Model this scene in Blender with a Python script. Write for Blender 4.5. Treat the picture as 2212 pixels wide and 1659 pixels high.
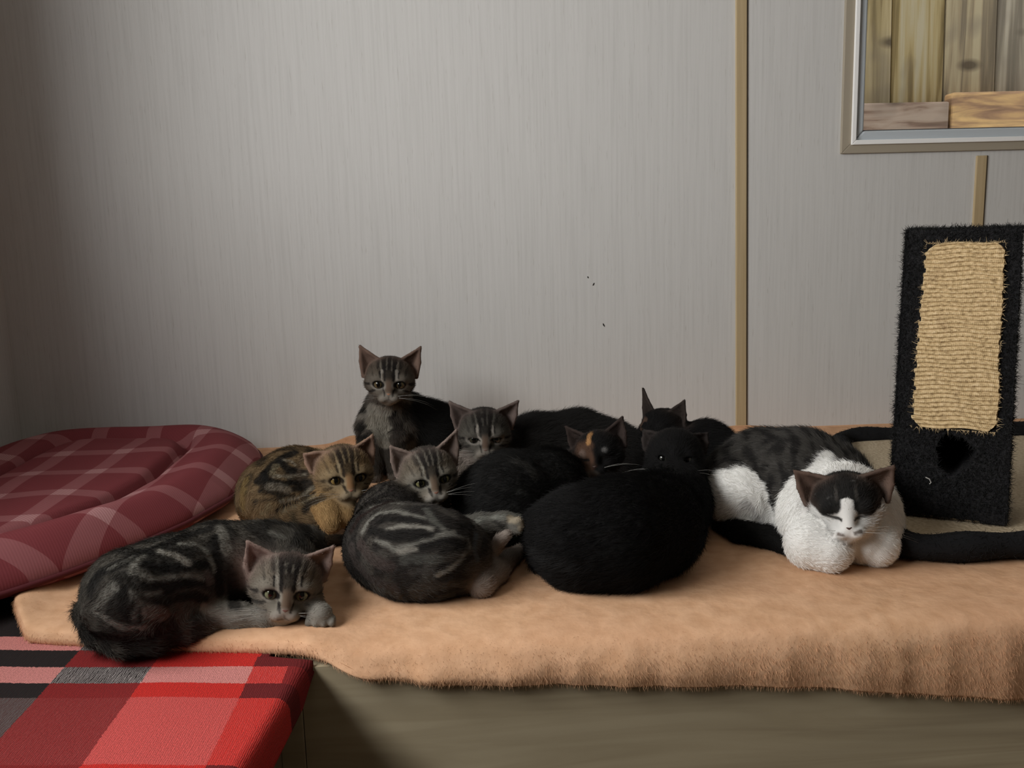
import bpy, math, random
import numpy as np
from mathutils import Vector, Matrix
from mathutils.bvhtree import BVHTree

random.seed(7)
rng = np.random.default_rng(11)
S = bpy.context.scene
COL = S.collection
for o in list(bpy.data.objects):
    bpy.data.objects.remove(o)

# ------------------------------------------------------------------ camera
W_, H_, FPX = 2212, 1659, 1955.0
_p, _r, _y = math.radians(9.5), math.radians(1.6), math.radians(3.0)
CF = np.array([math.sin(_y)*math.cos(_p), math.cos(_y)*math.cos(_p), -math.sin(_p)])
_R0 = np.array([math.cos(_y), -math.sin(_y), 0.0])
_U0 = np.cross(_R0, CF)
CR = math.cos(_r)*_R0 - math.sin(_r)*_U0
CU = math.sin(_r)*_R0 + math.cos(_r)*_U0
CC = np.array([0, 0, 0.81])
cam_d = bpy.data.cameras.new('camera')
cam = bpy.data.objects.new('camera', cam_d)
COL.objects.link(cam)
cam_d.sensor_width = 36
cam_d.lens = 36*FPX/W_
cam_d.clip_start = 0.02
cam.matrix_world = Matrix(((CR[0], CU[0], -CF[0], CC[0]), (CR[1], CU[1], -CF[1], CC[1]), (CR[2], CU[2], -CF[2], CC[2]), (0, 0, 0, 1)))
S.camera = cam

# ------------------------------------------------------------------ light
world = bpy.data.worlds.new('sky')
S.world = world
world.use_nodes = True
_bg = world.node_tree.nodes['Background']
_bg.inputs[0].default_value = (0.95, 0.97, 1.0, 1)
_bg.inputs[1].default_value = 2.3
WIN_Y0, WIN_Y1, WIN_Z0, WIN_Z1 = -0.25, 0.82, 0.92, 1.50      # window in the left wall that lights the room
LWX = -0.735                                                  # left wall plane
BWY = 1.505                                                   # back wall plane
la = bpy.data.lights.new('window_daylight', 'AREA')
la.shape = 'RECTANGLE'
la.size = WIN_Y1-WIN_Y0
la.size_y = WIN_Z1-WIN_Z0
la.energy = 28.0
la.color = (1.0, 0.99, 0.965)
lo = bpy.data.objects.new('window_daylight', la)
COL.objects.link(lo)
lo.location = (LWX-0.12, (WIN_Y0+WIN_Y1)/2, (WIN_Z0+WIN_Z1)/2)
lo.rotation_euler = (math.radians(90), 0, math.radians(-90))
S.view_settings.view_transform = 'Standard'
S.view_settings.look = 'None'
S.view_settings.gamma = 1
S.view_settings.use_curve_mapping = False
S.view_settings.exposure = 0.0
S.cycles.max_bounces = 6
S.cycles.use_denoising = True

# ------------------------------------------------------------------ pixel -> place helpers (authoring only: every result is a point at real depth)
def ray(x, y):
    return CF + (x-W_/2)/FPX*CR - (y-H_/2)/FPX*CU
def aty(x, y, Y):
    d = ray(x, y); return CC + d*(Y-CC[1])/d[1]
def atz(x, y, Z):
    d = ray(x, y); return CC + d*(Z-CC[2])/d[2]
ZB = 0.462                                                    # top of the peach blanket
def rest(x, y, r, zb=ZB):                                     # ball of pixel radius r that lies on the blanket
    d = ray(x, y); t = (CC[2]-zb)/(-d[2]+r/FPX)
    return CC+d*t, r*t/FPX
def air(x, y, Y, r):
    d = ray(x, y); t = (Y-CC[1])/d[1]
    return CC+d*t, r*t/FPX

# ------------------------------------------------------------------ material helpers
def mat(name, col=(.5, .5, .5), rough=.7, spec=.3, metal=0, attr=None, sheen=0):
    m = bpy.data.materials.new(name); m.use_nodes = True
    b = m.node_tree.nodes['Principled BSDF']
    b.inputs['Base Color'].default_value = (*col, 1)
    b.inputs['Roughness'].default_value = rough
    b.inputs['Specular IOR Level'].default_value = spec
    b.inputs['Metallic'].default_value = metal
    if sheen: b.inputs['Sheen Weight'].default_value = sheen
    if attr:
        a = m.node_tree.nodes.new('ShaderNodeAttribute'); a.attribute_name = attr
        m.node_tree.links.new(a.outputs['Color'], b.inputs['Base Color'])
    return m
class NT:
    def __init__(s, m):
        s.t = m.node_tree; s.b = s.t.nodes['Principled BSDF']
    def n(s, kind, **kw):
        n = s.t.nodes.new('ShaderNode'+kind)
        for k, v in kw.items():
            if k == 'inp':
                for a, b in v.items():
                    if isinstance(b, bpy.types.NodeSocket): s.t.links.new(b, n.inputs[a])
                    else: n.inputs[a].default_value = b
            else: setattr(n, k, v)
        return n
    def l(s, a, b): s.t.links.new(a, b)
    def coord(s, scale, which='Object'):
        c = s.n('TexCoord'); m = s.n('Mapping', inp={'Vector': c.outputs[which], 'Scale': scale}); return m.outputs[0]
    def noise(s, scale, sc=1, detail=3, which='Object', rough=.5, dist=0):
        return s.n('TexNoise', inp={'Vector': s.coord(scale, which), 'Scale': sc, 'Detail': detail, 'Roughness': rough, 'Distortion': dist}).outputs['Fac']
    def ramp(s, fac, stops, interp='LINEAR'):
        r = s.n('ValToRGB', inp={'Fac': fac}); e = r.color_ramp; e.interpolation = interp
        while len(e.elements) < len(stops): e.elements.new(.5)
        for el, (p, c) in zip(e.elements, stops):
            el.position = p; el.color = (*c, 1) if len(c) == 3 else c
        return r.outputs['Color']
    def mix(s, fac, a, b, mode='MIX'):
        m = s.n('Mix', data_type='RGBA', blend_type=mode)
        for i, v in ((0, fac), (6, a), (7, b)):
            if isinstance(v, bpy.types.NodeSocket): s.t.links.new(v, m.inputs[i])
            else: m.inputs[i].default_value = (*v, 1) if isinstance(v, tuple) and len(v) == 3 else v
        return m.outputs[2]
    def math(s, op, a, b=0.0, c=None):
        m = s.n('Math', operation=op)
        for i, v in enumerate((a, b) if c is None else (a, b, c)):
            if isinstance(v, bpy.types.NodeSocket): s.t.links.new(v, m.inputs[i])
            else: m.inputs[i].default_value = v
        return m.outputs[0]
    def bump(s, h, strength=.3, dist=.002):
        b = s.n('Bump', inp={'Height': h, 'Strength': strength, 'Distance': dist}); s.l(b.outputs[0], s.b.inputs['Normal'])
    def col(s, c): s.l(c, s.b.inputs['Base Color'])

# ------------------------------------------------------------------ object helpers
def link(name, data, parent=None, **props):
    o = bpy.data.objects.new(name, data); COL.objects.link(o)
    if parent is not None: o.parent = parent
    for k, v in props.items(): o[k] = v
    return o
def empty(name, **props): return link(name, None, None, **props)
def mesh(name, verts, faces, m=None, smooth=False, uv=None):
    me = bpy.data.meshes.new(name)
    me.from_pydata([tuple(map(float, v)) for v in verts], [], [tuple(map(int, f)) for f in faces])
    if smooth: me.polygons.foreach_set('use_smooth', [True]*len(me.polygons))
    if m: me.materials.append(m)
    if uv is not None:
        l = me.uv_layers.new(name='UVMap'); li = np.zeros(len(me.loops), np.int32); me.loops.foreach_get('vertex_index', li)
        l.data.foreach_set('uv', np.asarray(uv, np.float32)[li].ravel())
    me.update()
    return me
class MB:
    def __init__(s): s.v, s.f = [], []
    def box(s, lo, hi):
        n = len(s.v); (x0, y0, z0), (x1, y1, z1) = lo, hi
        s.v += [(x0, y0, z0), (x1, y0, z0), (x1, y1, z0), (x0, y1, z0), (x0, y0, z1), (x1, y0, z1), (x1, y1, z1), (x0, y1, z1)]
        s.f += [tuple(n+i for i in q) for q in ((3, 2, 1, 0), (4, 5, 6, 7), (0, 1, 5, 4), (1, 2, 6, 5), (2, 3, 7, 6), (3, 0, 4, 7))]
        return s
    def prism(s, poly, h):                                   # polygon of points (front), extruded by vector h
        n = len(s.v); k = len(poly); h = np.asarray(h)
        s.v += [tuple(p) for p in poly] + [tuple(np.asarray(p)+h) for p in poly]
        s.f += [tuple(range(n, n+k))] + [tuple(range(n+2*k-1, n+k-1, -1))] + [(n+i, n+k+i, n+k+(i+1) % k, n+(i+1) % k) for i in range(k)]
        return s
    def tube(s, pts, r, seg=8, cap=True):
        n = len(s.v); pts = [np.asarray(p, float) for p in pts]; m = len(pts)
        for i, p in enumerate(pts):
            d = pts[min(i+1, m-1)]-pts[max(i-1, 0)]; d = d/(np.linalg.norm(d)+1e-9)
            a = np.cross(d, (0, 0, 1) if abs(d[2]) < .9 else (1, 0, 0)); a /= np.linalg.norm(a); b = np.cross(a, d)
            rr = r[i] if hasattr(r, '__len__') else r
            for j in range(seg):
                t = 2*math.pi*j/seg; s.v.append(tuple(p+rr*(math.cos(t)*a+math.sin(t)*b)))
        for i in range(m-1):
            for j in range(seg):
                s.f.append((n+i*seg+j, n+i*seg+(j+1) % seg, n+(i+1)*seg+(j+1) % seg, n+(i+1)*seg+j))
        if cap: s.f += [tuple(range(n+seg-1, n-1, -1)), tuple(range(n+(m-1)*seg, n+m*seg))]
        return s
    def build(s, name, m, parent=None, smooth=False, bevel=0, **props):
        o = link(name, mesh(name, s.v, s.f, m, smooth), parent, **props)
        if bevel:
            b = o.modifiers.new('b', 'BEVEL'); b.width = bevel; b.segments = 2; b.limit_method = 'ANGLE'
        return o
def grid_mesh(P, m, uv=None, name='g', close_u=False):        # P: (a,b,3)
    a, b = P.shape[:2]; idx = np.arange(a*b).reshape(a, b)
    q = np.stack([idx[:-1, :-1], idx[1:, :-1], idx[1:, 1:], idx[:-1, 1:]], -1).reshape(-1, 4)
    return mesh(name, P.reshape(-1, 3), q, m, True, None if uv is None else uv.reshape(-1, 2))

def hash3(ix, iy, iz, seed):
    h = (ix.astype(np.int64)*374761393 + iy.astype(np.int64)*668265263 + iz.astype(np.int64)*2147483647 + seed*1274126177) & 0xffffffff
    h = ((h ^ (h >> 13))*1274126177) & 0xffffffff
    return ((h ^ (h >> 16)) & 0xffff)/65535.0
def vnoise(p, scale, seed=0):                                 # value noise, 0..1
    q = np.asarray(p)*scale; i = np.floor(q).astype(np.int64); f = q-i; f = f*f*(3-2*f)
    out = 0
    for dx in (0, 1):
        for dy in (0, 1):
            for dz in (0, 1):
                w = (f[..., 0] if dx else 1-f[..., 0])*(f[..., 1] if dy else 1-f[..., 1])*(f[..., 2] if dz else 1-f[..., 2])
                out = out + w*hash3(i[..., 0]+dx, i[..., 1]+dy, i[..., 2]+dz, seed)
    return out
def sstep(a, b, x):
    t = np.clip((x-a)/(b-a), 0, 1); return t*t*(3-2*t)
def nrm(v): return v/(np.linalg.norm(v, axis=-1, keepdims=True)+1e-9)

def hair(name, parent, roots, normals, flow, length, color, m, lift=.35, rad=.0002, npt=4, jitter=.25, **props):
    """Strands as one hair-curves object: roots (n,3), comb direction flow (n,3), length (n,), colour (n,3)."""
    n = len(roots)
    f = flow-(flow*normals).sum(1, keepdims=True)*normals; f = nrm(f)
    j = rng.normal(0, jitter, (n, 3))
    d = nrm(f + normals*lift + j)
    d2 = nrm(f*1.2 + normals*lift*.35 + j*1.3)
    L = np.asarray(length)[:, None]
    P = np.zeros((n, npt, 3))
    for k in range(npt):
        t = k/(npt-1)
        P[:, k] = roots - normals*.0006 + L*(d*t*(1-.5*t) + d2*.5*t*t)
    hc = bpy.data.hair_curves.new(name)
    hc.add_curves([npt]*n)
    hc.position_data.foreach_set('vector', P.astype(np.float32).ravel())
    ra = hc.attributes.get('radius') or hc.attributes.new('radius', 'FLOAT', 'POINT')
    prof = np.linspace(1, .25, npt)
    rr = (np.broadcast_to(np.asarray(rad), (n,))[:, None]*prof[None]).astype(np.float32)
    ra.data.foreach_set('value', rr.ravel())
    ca = hc.attributes.new('Col', 'FLOAT_COLOR', 'CURVE')
    c4 = np.ones((n, 4), np.float32); c4[:, :3] = np.clip(color, 0, 1)
    ca.data.foreach_set('color', c4.ravel())
    hc.materials.append(m)
    return link(name, hc, parent, kind='stuff', **props)
def sample_surface(V, F, n):                                  # V (k,3), F (m,3|4) -> points, normals
    T = F[:, :3] if F.shape[1] == 3 else np.concatenate([F[:, [0, 1, 2]], F[:, [0, 2, 3]]])
    a, b, c = V[T[:, 0]], V[T[:, 1]], V[T[:, 2]]
    N = np.cross(b-a, c-a); A = np.linalg.norm(N, axis=1)
    i = np.searchsorted(np.cumsum(A), rng.random(n)*A.sum()); i = np.clip(i, 0, len(T)-1)
    u, v = rng.random(n), rng.random(n); s = u+v > 1; u[s], v[s] = 1-u[s], 1-v[s]
    P = a[i]+(b[i]-a[i])*u[:, None]+(c[i]-a[i])*v[:, None]
    return P, nrm(N[i]), T[i], np.stack([1-u-v, u, v], 1)
# ------------------------------------------------------------------ room shell
XR, YF, ZC = 2.4, -1.6, 2.05
m_wall = mat('wall_board', rough=.55, spec=.25)
t = NT(m_wall)
st = t.noise((260, 260, 7), 1, 4)
fl = t.noise((420, 420, 26), 1, 2, rough=.6)
c = t.ramp(st, [(.25, (.555, .55, .535)), (.47, (.595, .59, .575)), (.66, (.615, .61, .595))])
c = t.mix(t.ramp(fl, [(.64, (0, 0, 0)), (.74, (.4, .4, .4))]), c, (.36, .34, .31))
t.col(c); t.bump(st, .08, .0004)
m_brown = mat('brown_laminate', (.20, .155, .115), .6)
m_floor = mat('vinyl_floor', (.22, .17, .12), .5)
m_ceil = mat('ceiling_board', (.55, .52, .47), .8)
def struct(name, mb, m, **k): return mb.build(name, m, kind='structure', **k)
TH = .035
WX0, WX1, WZ0, WZ1 = .648, 1.46, .937, 1.62                    # back window opening
mb = MB(); y0, y1 = BWY, BWY+TH
mb.box((LWX-TH, y0, 0), (WX0, y1, ZC)).box((WX1, y0, 0), (XR, y1, ZC)).box((WX0, y0, 0), (WX1, y1, WZ0)).box((WX0, y0, WZ1), (WX1, y1, ZC))
wall_back = struct('wall_back', mb, m_wall)
mb = MB(); x0, x1 = LWX-TH, LWX
mb.box((x0, YF, 0), (x1, WIN_Y0, ZC)).box((x0, WIN_Y1, 0), (x1, BWY, ZC)).box((x0, WIN_Y0, 0), (x1, WIN_Y1, WIN_Z0)).box((x0, WIN_Y0, WIN_Z1), (x1, WIN_Y1, ZC))
wall_left = struct('wall_left', mb, m_wall)
struct('wall_right', MB().box((XR, YF, 0), (XR+TH, BWY+TH, ZC)), m_brown)
struct('wall_front', MB().box((LWX-TH, YF-TH, 0), (XR+TH, YF, ZC)), m_brown)
struct('floor', MB().box((LWX-TH, YF-TH, -.04), (XR+TH, BWY+TH, 0)), m_floor)
struct('ceiling', MB().box((LWX-TH, YF-TH, ZC), (XR+TH, BWY+TH, ZC+.05)), m_ceil)
# flush tan joint strips on the back wall
m_strip = mat('tan_joint_strip', (.47, .36, .21), .45)
t = NT(m_strip); t.col(t.ramp(t.noise((200, 200, 5)), [(.3, (.42, .32, .18)), (.7, (.50, .39, .235))]))
m_seam = mat('dark_seam', (.10, .085, .07), .8)
def strip(name, xt, xb, z0, z1, w):
    s = MB().prism([(xb, BWY-.004, z0), (xb+w, BWY-.004, z0), (xt+w, BWY-.004, z1), (xt, BWY-.004, z1)], (0, .005, 0)).build(name, m_strip, bevel=.0015, kind='structure')
    MB().prism([(xb+w, BWY-.0015, z0), (xb+w+.002, BWY-.0015, z0), (xt+w+.002, BWY-.0015, z1), (xt+w, BWY-.0015, z1)], (0, .002, 0)).build('seam', m_seam, s)
strip('trim_1', .441, .463, .455, ZC-.001, .0185)
strip('trim_2', .864, .862, .455, WZ0-.022, .018)
# two small dark marks on the wall board
m_mark = mat('dark_mark', (.03, .028, .026), .8)
for (px, py, w, h, a) in ((1304, 702, .0012, .003, .4), (1282, 614, .0010, .0025, -.5), (1270, 599, .0009, .0018, .2)):
    q = aty(px, py, BWY); n = 10
    pts = [(q[0]+w*math.cos(2*math.pi*i/n)*(1+.3*math.sin(3*i))-a*h*math.sin(2*math.pi*i/n), BWY-.0006, q[2]+h*math.sin(2*math.pi*i/n)) for i in range(n)]
    MB().prism(pts[::-1], (0, .0008, 0)).build('mark', m_mark, wall_back)
# back window
m_white = mat('white_profile', (.93, .93, .92), .35, .5)
m_alu = mat('pale_grey_sash', (.50, .545, .58), .4, .5)
m_gask = mat('dark_gasket', (.05, .05, .055), .6)
m_tan = mat('taupe_window_trim', (.36, .315, .245), .6)
def ring(x0, x1, z0, z1, w, ya, yb, name, m, par, bevel=.001):
    mb = MB()
    def q(a, b, c, d): mb.prism([(a[0], ya, a[1]), (b[0], ya, b[1]), (c[0], ya, c[1]), (d[0], ya, d[1])], (0, yb-ya, 0))
    q((x0, z0), (x1, z0), (x1-w, z0+w), (x0+w, z0+w)); q((x1, z0), (x1, z1), (x1-w, z1-w), (x1-w, z0+w))
    q((x1, z1), (x0, z1), (x0+w, z1-w), (x1-w, z1-w)); q((x0, z1), (x0, z0), (x0+w, z0+w), (x0+w, z1-w))
    return mb.build(name, m, par, bevel=bevel)
win = link('window_1', mesh('window_1', [(0, 0, 0)], [], None), None, kind='structure')
bpy.data.objects.remove(win); 
win = ring(WX0-.016, WX1+.016, WZ0-.014, WZ1+.016, .0165, BWY-.006, BWY+.002, 'window_1', m_tan, None); win['kind'] = 'structure'
ring(WX0-.0005, WX1, WZ0-.0005, WZ1, .0075, BWY-.010, BWY+.03, 'outer_profile', m_white, win)
ring(WX0+.006, WX1-.006, WZ0+.006, WZ1-.006, .016, BWY-.003, BWY+.030, 'sash', m_alu, win, .003)
ring(WX0+.0215, WX1-.0215, WZ0+.0215, WZ1-.0215, .0022, BWY+.002, BWY+.03, 'gasket', m_gask, win)
m_glass = mat('window_glass', (1, 1, 1), 0.0, .5)
m_glass.node_tree.nodes['Principled BSDF'].inputs['Transmission Weight'].default_value = 1
m_glass.node_tree.nodes['Principled BSDF'].inputs['IOR'].default_value = 1.1
MB().box((WX0+.022, BWY+.014, WZ0+.022), (WX1-.022, BWY+.018, WZ1-.022)).build('glass_pane', m_glass, win)
# left window (lights the room from outside the frame)
w2 = MB()
for lo, hi in (((LWX-TH, WIN_Y0-.02, WIN_Z0-.02), (LWX+.006, WIN_Y0, WIN_Z1+.02)), ((LWX-TH, WIN_Y1, WIN_Z0-.02), (LWX+.006, WIN_Y1+.02, WIN_Z1+.02)),
               ((LWX-TH, WIN_Y0, WIN_Z0-.02), (LWX+.006, WIN_Y1, WIN_Z0)), ((LWX-TH, WIN_Y0, WIN_Z1), (LWX+.006, WIN_Y1, WIN_Z1+.02))): w2.box(lo, hi)
struct('window_2', w2, m_white)

# ------------------------------------------------------------------ outside: board fence behind the window
fence = empty('board_fence', label='weathered wooden board fence seen through the window', category='fence')
def plank_mat(name, a, b, c3, seed, knots, sc=(55, 8, 2.2)):
    m = mat(name, rough=.8); t = NT(m)
    cd = t.n('TexCoord'); mp = t.n('Mapping', inp={'Vector': cd.outputs['Object'], 'Location': (seed, seed*2.1, 0), 'Scale': sc})
    n = t.n('TexNoise', inp={'Vector': mp.outputs[0], 'Scale': 1, 'Detail': 5, 'Distortion': .6}).outputs[0]
    c = t.ramp(n, [(.33, tuple(v*.72 for v in a)), (.42, a), (.5, b), (.62, c3)])
    mp2 = t.n('Mapping', inp={'Vector': cd.outputs['Object'], 'Location': (seed*3, 0, seed), 'Scale': (9, 3, 7)})
    n2 = t.n('TexNoise', inp={'Vector': mp2.outputs[0], 'Scale': 1, 'Detail': 2}).outputs[0]
    c = t.mix(t.ramp(n2, [(.55, (0, 0, 0)), (.75, (.6, .6, .6))]), c, (.16, .135, .11))
    if knots:
        mk = t.n('Mapping', inp={'Vector': cd.outputs['Object'], 'Location': (seed, 0, seed*.7), 'Rotation': (0, .6, 0), 'Scale': (7, 3, 14)})
        v = t.n('TexVoronoi', inp={'Vector': mk.outputs[0], 'Scale': 1}).outputs[0]
        c = t.mix(t.ramp(v, [(.10, (.85, .85, .85)), (.24, (0, 0, 0))]), c, (.075, .055, .035))
    t.col(c); t.bump(n, .5, .003); return m
FY = 2.10
pm = [plank_mat('plank_wood_a', (.25, .19, .09), (.38, .30, .15), (.48, .39, .22), .3, 1),
      plank_mat('plank_wood_b', (.27, .20, .085), (.42, .33, .16), (.47, .41, .27), 1.7, 0),
      plank_mat('plank_wood_c', (.23, .185, .12), (.35, .28, .17), (.45, .38, .24), 2.9, 1),
      plank_mat('plank_wood_d', (.22, .19, .14), (.33, .29, .215), (.44, .39, .30), 4.2, 1)]
xs = [.60, .735, .867, .992, 1.117, 1.237, 1.36, 1.485, 1.61, 1.74, 1.87, 2.0]
for i in range(len(xs)-1):
    yy = FY + (.004 if i % 2 else 0); lean = .012
    MB().prism([(xs[i]+.0015+lean, yy, .75), (xs[i+1]-.0015+lean, yy, .75), (xs[i+1]-.0015-lean, yy, 1.95), (xs[i]+.0015-lean, yy, 1.95)], (0, .022, 0)).build('plank', pm[(i+2) % 4] if i > 1 else pm[3], fence, bevel=.003)
m_base = plank_mat('base_board_wood', (.24, .16, .115), (.38, .28, .21), (.46, .36, .28), 6.6, 1, (6, 8, 45))
MB().box((.5, FY-.045, .93), (1.112, FY-.004, 1.074)).build('base_board', m_base, fence, bevel=.004)
MB().box((1.119, FY-.045, .93), (2.0, FY-.004, 1.094)).build('base_board', plank_mat('base_board_painted_sun', (.36, .22, .13), (.54, .34, .17), (.80, .54, .24), 8.1, 0, (5, 8, 40)), fence, bevel=.006)  # patch of sunlight painted into this board as warmer ochre tones
struct('ground', MB().box((-3, BWY+.2, -.3), (4, 6, -.02)), mat('outside_ground', (.2, .17, .13), .9))

# ------------------------------------------------------------------ benches
m_wood = mat('oak_laminate', rough=.5, spec=.3); t = NT(m_wood)
cd = t.coord((3.0, 3.0, 46)); n1 = t.n('TexNoise', inp={'Vector': cd, 'Scale': 1, 'Detail': 4, 'Distortion': 1.2}).outputs[0]
n2 = t.noise((1.5, 1.5, 9), 1, 2, dist=1.5)
c = t.ramp(n1, [(.30, (.30, .245, .16)), (.48, (.385, .32, .21)), (.68, (.455, .385, .26))])
t.col(t.mix(t.ramp(n2, [(.35, (0, 0, 0)), (.7, (.5, .5, .5))]), c, (.255, .215, .145)))
m_board = mat('bench_board', (.30, .23, .15), .6)
b1 = empty('storage_bench', label='long built-in bench with pale wood front under the peach blanket', category='bench', group='built-in benches')
MB().box((-.150, .735, 0), (1.9, .753, .447)).build('front_panel', m_wood, b1)
MB().box((-.730, .753, .425), (1.9, 1.500, .447)).build('seat_board', m_board, b1)
b2 = empty('storage_bench', label='short bench under the red tartan blanket, at right angles to the long one', category='bench', group='built-in benches')
m_side = mat('brown_bench_side', (.23, .18, .125), .6); t = NT(m_side); t.col(t.ramp(t.noise((5, 5, 40), 1, 3), [(.3, (.19, .145, .10)), (.7, (.27, .215, .15))]))
MB().box((-.190, -.5, 0), (-.170, .734, .447)).build('side_panel', m_side, b2)
MB().box((-.730, -.5, .425), (-.190, .752, .447)).build('seat_board', m_board, b2)
MB().box((-.1695, .7285, 0), (-.1505, .7345, .44)).build('corner_bead', m_wood, b2)

# ------------------------------------------------------------------ peach fleece blanket
def ip(x, pts): return np.interp(x, [p[0] for p in pts], [p[1] for p in pts])
XS = np.concatenate([np.linspace(-.452, -.36, 14), np.linspace(-.352, 1.32, 250)])
yf = ip(XS, [(-.452, .873), (-.43, .835), (-.406, .80), (-.281, .771), (-.155, .748), (-.128, .738), (-.1, .730), (1.4, .730)])
hem = ip(XS, [(-.16, .459), (-.128, .447), (-.09, .436), (-.01, .428), (.234, .413), (.318, .405), (.5, .383), (1.3, .35)])
hang = sstep(-.15, -.09, XS)
X3 = np.stack([XS, XS*0, XS*0], 1)
hb = .000 + .003*vnoise(X3, 9, 3)**1.5 + .007*np.exp(-((XS-.47)/.05)**2) + .014*np.exp(-((XS+.19)/.03)**2) 
hb = hb*sstep(-.44, -.36, XS)
fold = .007*(vnoise(X3, 26, 5)-.5) + .004*(vnoise(X3, 70, 6)-.5)
def ctrl(k):
    H = [(yf[k]-.004+fold[k], hem[k]), (yf[k]-.006+fold[k], hem[k]*.5+.2215), (yf[k]-.002+fold[k]*.5, .446), (yf[k]+.010, .4585), (yf[k]+.04, .4625)]
    T = [(yf[k]+.003, .4515), (yf[k]-.003, .4545), (yf[k]-.003, .461), (yf[k]+.004, .4665), (yf[k]+.03, .4665)]
    a = hang[k]
    A = [(h[0]*a+q[0]*(1-a), h[1]*a+q[1]*(1-a)) for h, q in zip(H, T)]
    return A + [(yf[k]+.09, .462), (1.42, .462), (1.475, .4625), (1.497, .4635), (1.5005, .464+hb[k])]
NS = [8, 8, 6, 6, 8, 50, 8, 5, 6]
rows = []
for k in range(len(XS)):
    cc = np.array(ctrl(k)); pts = []
    for i, nn in enumerate(NS):
        p0, p1, p2, p3 = cc[max(i-1, 0)], cc[i], cc[i+1], cc[min(i+2, len(cc)-1)]
        tt = np.linspace(0, 1, nn, endpoint=False)[:, None]
        if i == 5: q = p1+(p2-p1)*tt
        else: q = .5*((2*p1)+(p2-p0)*tt*(0 if i in (4, 6) else 1)+(2*p0-5*p1+4*p2-p3)*tt**2*(0 if i in (4, 6) else 1)+(3*p1-p0-3*p2+p3)*tt**3*(0 if i in (4, 6) else 1)) if i not in (4, 6) else p1+(p2-p1)*tt
        pts.append(q)
    pts.append(cc[-1:]); rows.append(np.concatenate(pts))
YZ = np.array(rows)
P = np.zeros((len(XS), YZ.shape[1], 3)); P[..., 0] = XS[:, None]; P[..., 1:] = YZ
top = np.zeros(YZ.shape[1]); top[30:86] = 1; top = np.convolve(top, np.ones(9)/9, 'same')
P[..., 2] += top*(.006*(vnoise(P, 9, 8)-.45)+.0025*(vnoise(P, 30, 9)-.5))
le = np.exp(-((XS+.440)/.022)**2)[:, None]                     # rolled border at its free end
P[..., 2] += le*.010*(P[..., 1] < 1.3)
P[0, :, 2] = np.minimum(P[0, :, 2], .455)
m_fleece = mat('peach_fleece', (.62, .37, .215), .9, .1); t = NT(m_fleece)
nz = t.noise((60, 60, 60), 1, 4); n2 = t.noise((7, 7, 7), 1, 2)
t.col(t.mix(t.ramp(n2, [(.35, (0, 0, 0)), (.7, (.35, .35, .35))]), t.ramp(nz, [(.3, (.55, .32, .18)), (.65, (.66, .405, .245))]), (.56, .31, .185)))
t.bump(nz, .5, .003)
gm = grid_mesh(P, m_fleece, name='fleece_blanket')
blanket = link('fleece_blanket', gm, None, label='fuzzy peach fleece blanket spread along the long bench under the cats', category='blanket')
so = blanket.modifiers.new('t', 'SOLIDIFY'); so.thickness = .005; so.offset = -1
m_pile = mat('peach_pile', rough=.9, spec=.1, attr='Col')
Vb = P.reshape(-1, 3); idx = np.arange(len(Vb)).reshape(P.shape[:2])
Fb = np.stack([idx[:-1, :-1], idx[1:, :-1], idx[1:, 1:], idx[:-1, 1:]], -1).reshape(-1, 4)
Pp, Pn, _, _ = sample_surface(Vb, Fb, 640000)
Pn *= np.where(((Pn[:, 2] > .3) | (Pn[:, 1] < 0)), 1, -1)[:, None]
keep = (Pp[:, 0] < 1.05) & (Pn[:, 2] < .93+.06*rng.random(len(Pp))); Pp, Pn = Pp[keep], Pn[keep]
vert = sstep(.75, .2, Pn[:, 2])
flow = np.stack([.5*(vnoise(Pp, 25, 1)-.5), -.5-.0*vert, -1.2*vert], 1)
fl_len = .0014+.0030*vert+.0012*rng.random(len(Pp))
pc = np.array([.64, .385, .225])*(.82+.36*rng.random((len(Pp), 1)))*(1-.16*(vnoise(Pp, 22, 4) > .62))[:, None]
pc = pc*(1-.12*(vnoise(Pp, 6, 14)-.3)[:, None]*np.array([0, 1, 1.2]))
hair('pile', blanket, Pp, Pn, flow, fl_len, pc, m_pile, lift=.22, rad=.00015, npt=4, jitter=.34)

# ------------------------------------------------------------------ red tartan blanket on the short bench
m_tar = mat('red_tartan_weave', rough=.95, spec=.1); t = NT(m_tar)
uv = t.n('TexCoord').outputs['UV']; sep = t.n('SeparateXYZ', inp={0: uv}); ux, uy = sep.outputs[0], sep.outputs[1]
uy = t.math('ADD', uy, t.math('MULTIPLY', t.math('ADD', ux, .246), .11))
wob = t.n('TexNoise', inp={'Vector': uv, 'Scale': 420.0, 'Detail': 2}).outputs[0]
ux = t.math('ADD', ux, t.math('MULTIPLY', t.math('SUBTRACT', wob, .5), .0035)); uy = t.math('ADD', uy, t.math('MULTIPLY', t.math('SUBTRACT', wob, .5), .0035))
RED, DRED, PINK, BLK, GRY, PR, MIXD, DK = (.52, .028, .022), (.215, .02, .02), (.58, .225, .205), (.017, .016, .016), (.30, .265, .255), (.54, .075, .068), (.22, .12, .115), (.135, .016, .017)
def band(rows_):                                             # colour along x (metres from -.8), constant steps
    st = [(-.8, rows_[0]), (-.352, rows_[1]), (-.277, rows_[2]), (-.190, rows_[3]), (-.160, rows_[4])]
    st = [(-.8, rows_[2]), (-.72, rows_[3]), (-.66, rows_[0])] + st[1:] + [(-.128, rows_[3])]
    return t.ramp(t.math('MULTIPLY', t.math('ADD', ux, .8), 1/.75), [((a+.8)/.75, c) for a, c in st], 'CONSTANT')
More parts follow.
